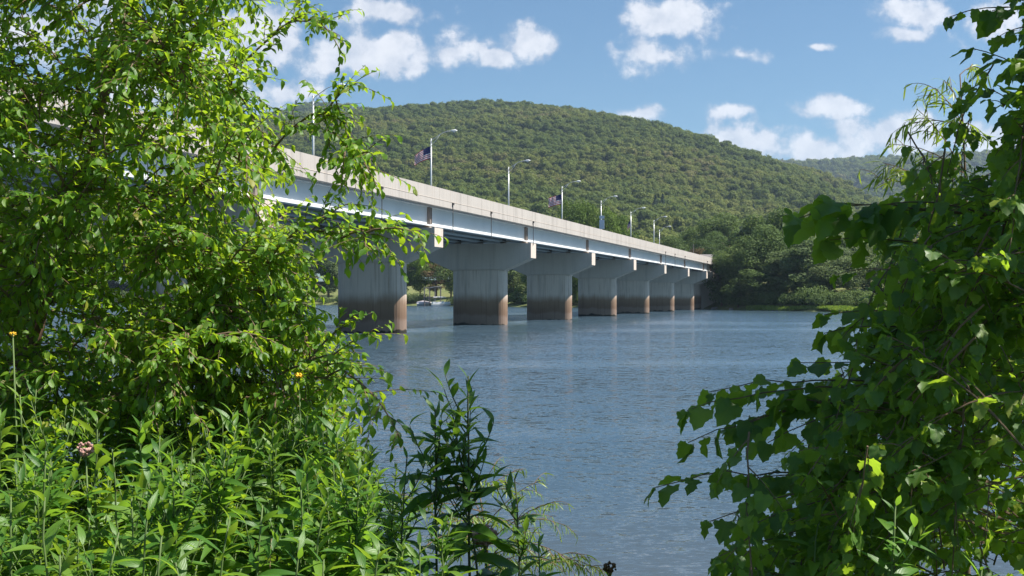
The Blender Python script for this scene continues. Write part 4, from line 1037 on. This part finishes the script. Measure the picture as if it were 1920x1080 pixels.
def place_weed(pr, px, d, ytop, label, group, first, lean=(0, 0)):
    x = (px-960)/F*d; g = ground_at(x, d)-.01; ztop = CAMZ+(HORIZ-ytop)/F*d; o = pr[0] if first else copy_tree(pr[0])
    s = max(.25, (ztop-g)/pr[1]); wsc = .55+.45*s; o.location = (x, d, g); o.rotation_euler = (lean[0], lean[1], 0 if first and False else U(0, 6.28)); o.scale = (wsc, wsc, s)
    tag(o, label, 'weed', group); return o
cw = [weed_proto(1.36, 48, .175, 1, 9, 'stem_dark', kind='weed_dark'), weed_proto(1.3, 46, .17, 2, 8, 'stem_dark', kind='weed_dark'), weed_proto(1.25, 44, .17, 3, 8, 'stem_dark', kind='weed_dark'), weed_proto(1.05, 30, .15, 4, 4, 'stem_dark', kind='weed_dark'), weed_proto(1.0, 28, .14, 5, 3, 'stem_dark', kind='weed_dark')]
GC = 'tall weeds against the water'
for pr, a in zip(cw, [(882, 4.3, 705, 'tallest dark weed against the water with a branching leafy top'), (822, 4.3, 765, 'tall dark weed close beside the tallest weed with a bushy top'), (930, 4.25, 775, 'leaning dark weed beside the tallest weed, forked into several tops'),
                                  (988, 4.2, 898, 'short dark weed by the pale willow shrub with wide arching leaves'), (737, 4.2, 858, 'slender dark weed between the tall weeds and the leafy bank')]):
    place_weed(pr, a[0], a[1], a[2], a[3], GC, True, (0, .06 if a[0] == 930 else U(-.02, .02)))
wp = [weed_proto(1.2, 44, .15, 11, 2), weed_proto(1.1, 40, .14, 12, 0, kind='weed_pale'), weed_proto(1.3, 46, .14, 13, 3), weed_proto(1.0, 38, .16, 14, 0, kind='weed_pale')]
GW = 'sunlit weeds on the near bank'; used = [False]*4
spots = [(30, 720, 4.6), (85, 745, 4.3), (140, 770, 4.7), (205, 790, 4.1), (255, 765, 4.8), (300, 810, 4.4), (60, 840, 3.7), (170, 870, 3.6), (265, 850, 3.8), (345, 830, 4.2), (400, 860, 3.9), (460, 880, 4.4), (520, 820, 4.8), (565, 790, 4.9), (615, 800, 4.6), (650, 770, 4.9), (690, 850, 4.4), (480, 760, 5.2),
         (30, 930, 3.2), (120, 950, 3.1), (220, 940, 3.2), (330, 960, 3.15), (430, 950, 3.3), (540, 930, 3.5), (620, 920, 3.6), (680, 950, 3.5), (590, 870, 4.1), (370, 900, 3.6), (-40, 820, 4.0), (-60, 900, 3.4), (780, 960, 3.8), (850, 1000, 3.7), (1030, 1000, 4.0), (440, 800, 5.0), (110, 700, 5.0), (10, 780, 4.9), (180, 720, 5.2), (740, 1010, 3.4), (320, 740, 5.2), (640, 1000, 3.2), (500, 1010, 3.0), (280, 1010, 2.95), (80, 1010, 2.9), (390, 1030, 2.9), (580, 1040, 2.95), (190, 1040, 2.85), (720, 900, 4.2)]
for k, (px, yt, d) in enumerate(spots):
    v = k % 4; place_weed(wp[v], px+U(-8, 8), d, yt+U(-12, 12), ('deep green' if v in (0, 2) else 'pale green')+(' forked' if v in (0, 2) else ' single stemmed')+' weed '+weed_words(px, d), GW, not used[v], (U(-.1, .1), U(-.1, .1))); used[v] = True
rspots = [(1545, 890, 3.5), (1600, 930, 3.3), (1500, 960, 3.5), (1760, 1040, 3.0), (1830, 1050, 2.9)]
for k, (px, yt, d) in enumerate(rspots): place_weed(wp[(k+1) % 4], px, d, yt, 'green weed pushing up through the foot of the vine thicket', 'weeds in the vine thicket', False, (U(-.1, .1), -.2+U(-.1, .1)))
bp = [weed_proto(1.0, n_, z_, 31+k, b_, joined=True, kind=kd) for k, (n_, z_, b_, kd) in enumerate([(90, .13, 8, 'weed'), (150, .055, 14, 'birch'), (110, .10, 10, 'weed_pale'), (170, .06, 12, 'weed_pale'), (80, .15, 4, 'weed')])]; bused = [False]*5
for k in range(130):
    px = U(-90, 760); d = U(3.3, 6.6); yt = np.interp(px, [-90, 200, 450, 700, 760], [700, 750, 740, 800, 900])+U(0, 1)**1.5*210+max(0, 4.2-d)*140
    v = k % 5; place_weed(bp[v], px, d, yt, ['bushy deep green weed ', 'bushy small rounded leaf weed ', 'bushy pale weed ', 'fine leaved pale weed ', 'broad bladed deep green weed '][v]+weed_words(px, d), 'bushy weeds on the near bank', not bused[v], (U(-.12, .12), U(-.12, .12))); bused[v] = True
for k in range(16):
    px, d = U(0, 720), U(3.2, 5.2); x = (px-960)/F*d; g = ground_at(x, d); h = U(.5, .95); r = np.random.default_rng(900+k); o = empty('dry_stalk', (x, d, g)); mb = MB(); lx, ly = r.normal()*.2, r.normal()*.2
    C = bez(np.array([0, 0, -.03]), np.array([lx*.3, ly*.3, h*.6]), np.array([lx, ly, h]), 8); mb.tube(C, np.linspace(.004, .0015, 8), 5)
    mb.build('stem', M['dry'], o); sb = MB()
    for j in range(5): q = C[3+j % 5]; e = q+np.array([r.normal()*.06, r.normal()*.06, .07]); sb.tube([q, e], .0012, 3)
    sb.build('twig', M['dry'], o); tag(o, 'bare dry brown stalk '+weed_words(px, d), 'dry stalk', 'dead stalks among the weeds')
# flower heads on stalks of their own
def florets(R, n, mat, flat, seed):
    import bmesh
    r = np.random.default_rng(seed); mb = MB()
    bm = bmesh.new(); bmesh.ops.create_icosphere(bm, subdivisions=1, radius=1); v0 = np.array([v.co[:] for v in bm.verts]); f0 = [tuple(v.index for v in f.verts) for f in bm.faces]; bm.free()
    for k in range(n):
        d = nrm(r.normal(size=3)); p = d*R*r.uniform(.6, 1)*np.array([1, 1, flat]); mb.raw(v0*R*r.uniform(.16, .27)*(1+.2*r.normal(size=(len(v0), 1)))+p, f0)
    return mb
def flower(name, px, py, d, R, mat, flat, n, label, seed):
    q = P(px, py, d); g = ground_at(q[0], q[1]); o = empty(name, (q[0], q[1], g)); tag(o, label, 'flower'); h = q[2]-g
    MB().tube([(0, 0, -.02), (.03, 0, h*.5), (0, 0, h)], [.005, .004, .003], 6).build('stem', M['stem'], o, True)
    r = np.random.default_rng(seed); mbp = MB()
    for k in range(9): a = r.uniform(0, 6.28); mbp.tube([(0, 0, h-R*1.6), (math.cos(a)*R*.5, math.sin(a)*R*.5, h-R*.4)], .0015, 3)
    mbp.build('flower_stalk', M['stem'], o)
    fo = florets(R, n, mat, flat, seed).build('flower_head', M[mat], o, True); fo.location = (0, 0, h)
    for k in range(10):
        s_ = .11*r.uniform(.7, 1.2); a = r.uniform(0, 6.28); yd = nrm(np.array([math.cos(a), math.sin(a), .3])); x, y, z = frames(yd[None], np.array([[0, 0, 1.]])); m = np.eye(4); m[:3, 0] = x[0]*s_; m[:3, 1] = y[0]*s_; m[:3, 2] = z[0]*s_; m[:3, 3] = (0, 0, h*(.3+.06*k))
        l = link('leaf', TPLM['weed'][k % 3], o); l.matrix_local = Matrix(m.tolist())
flower('pink_wildflower', 160, 842, 4.0, .027, 'pink', .9, 60, 'dusty pink wildflower head among the weeds below the birch trunk', 1)
flower('pink_wildflower', 908, 1005, 4.6, .048, 'pink', .75, 110, 'faded pink wildflower head behind the tallest dark weed', 2)
flower('goldenrod', 24, 626, 4.6, .013, 'yellow', .6, 40, 'small yellow flower beside the birch trunk', 3)
flower('goldenrod', 560, 704, 4.8, .018, 'yellow', .6, 40, 'small yellow flower among the bright sapling leaves', 4)
flower('seed_head', 1143, 1064, 5.0, .03, 'seed', .8, 40, 'brown seed head low against the water', 5)

# ---- undergrowth and grass covering the bank
n = 9000; xs_ = U(-5.2, 5.2, n); ys_ = U(1.9, 8.0, n); gz = near_z(xs_, ys_); keep = gz > .12; xs_, ys_, gz = xs_[keep], ys_[keep], gz[keep]; n = len(xs_)
dirs = nrm(np.stack([rng.normal(size=n)*.5, rng.normal(size=n)*.5, np.ones(n)*.9], 1)); hgt = U(.06, .42, n)*np.interp(ys_, [2, 4, 8], [.7, 1, 1]); center = np.exp(-((xs_-.9)/.9)**2); hgt *= 1-.65*center
pos = np.stack([xs_, ys_, gz], 1)+dirs*hgt[:, None]
yd = nrm(np.stack([rng.normal(size=n), rng.normal(size=n), rng.normal(size=n)*.4+.1], 1)); zd = nrm(np.stack([rng.normal(size=n)*.35, rng.normal(size=n)*.35, np.ones(n)], 1))
ug = empty('undergrowth', (0, 5, ground_at(0, 5))); tag(ug, 'low leafy undergrowth covering the near bank beneath the weeds', 'undergrowth', kind='stuff')
leaves('weed', pos, yd, zd, U(.06, .13, n), ug, 0, (0, 5, ground_at(0, 5)), 9)
n = 12000; xs_ = U(-6, 6, n); ys_ = U(1.2, 8.5, n); gz = near_z(xs_, ys_); keep = gz > .05; xs_, ys_, gz = xs_[keep], ys_[keep], gz[keep]; n = len(xs_); h = U(.12, .5, n)*(1-.5*np.exp(-((xs_-.9)/.9)**2)); a = U(0, 6.283, n); l = U(.1, .6, n)
b0 = np.stack([xs_, ys_, gz-.01], 1); sd_ = np.stack([-np.sin(a), np.cos(a), 0*a], 1)*.004; tipv = np.stack([np.cos(a)*l*h, np.sin(a)*l*h, h], 1); midv = tipv*np.array([.35, .35, .6])
V = np.stack([b0-sd_, b0+sd_, b0+midv+sd_*.8, b0+midv-sd_*.8, b0+tipv], 1).reshape(-1, 3); k5 = np.arange(n)[:, None]*5
Fs = np.concatenate([k5+[0, 1, 2], k5+[0, 2, 3], k5+[3, 2, 4]]); lr = np.repeat(rng.random(n), 5)
tag(link('bank_grass', mesh('bank_grass', V, Fs, M['grass'], attr=lr, uv=np.zeros((len(V), 2)))), 'thin grass growing over the near bank', 'grass', kind='stuff')

# ------------------------------------------------------------------ haze
USE_HAZE = True
if USE_HAZE:
    hm = bpy.data.materials.new('haze_air'); hm.use_nodes = True; t = NT(hm.node_tree); t.n.clear()
    pv = t.add('ShaderNodeVolumePrincipled', {'Color': (.60, .77, 1., 1), 'Density': .00009, 'Anisotropy': .2})
    t.l.new(pv.outputs[0], t.add('ShaderNodeOutputMaterial').inputs['Volume'])
    hz = MB().box(-4200, 4200, -320, 6200, -7, 620).build('haze', hm); hz['kind'] = 'stuff'; hz['label'] = 'thin blue summer haze over the valley'
print('tris', sum(sum(len(p.vertices)-2 for p in m.polygons) if len(m.polygons) < 500 else len(m.polygons)*(len(m.polygons[0].vertices)-2) for m in bpy.data.meshes)); print('forest instances', nf, 'objects', len(bpy.data.objects))
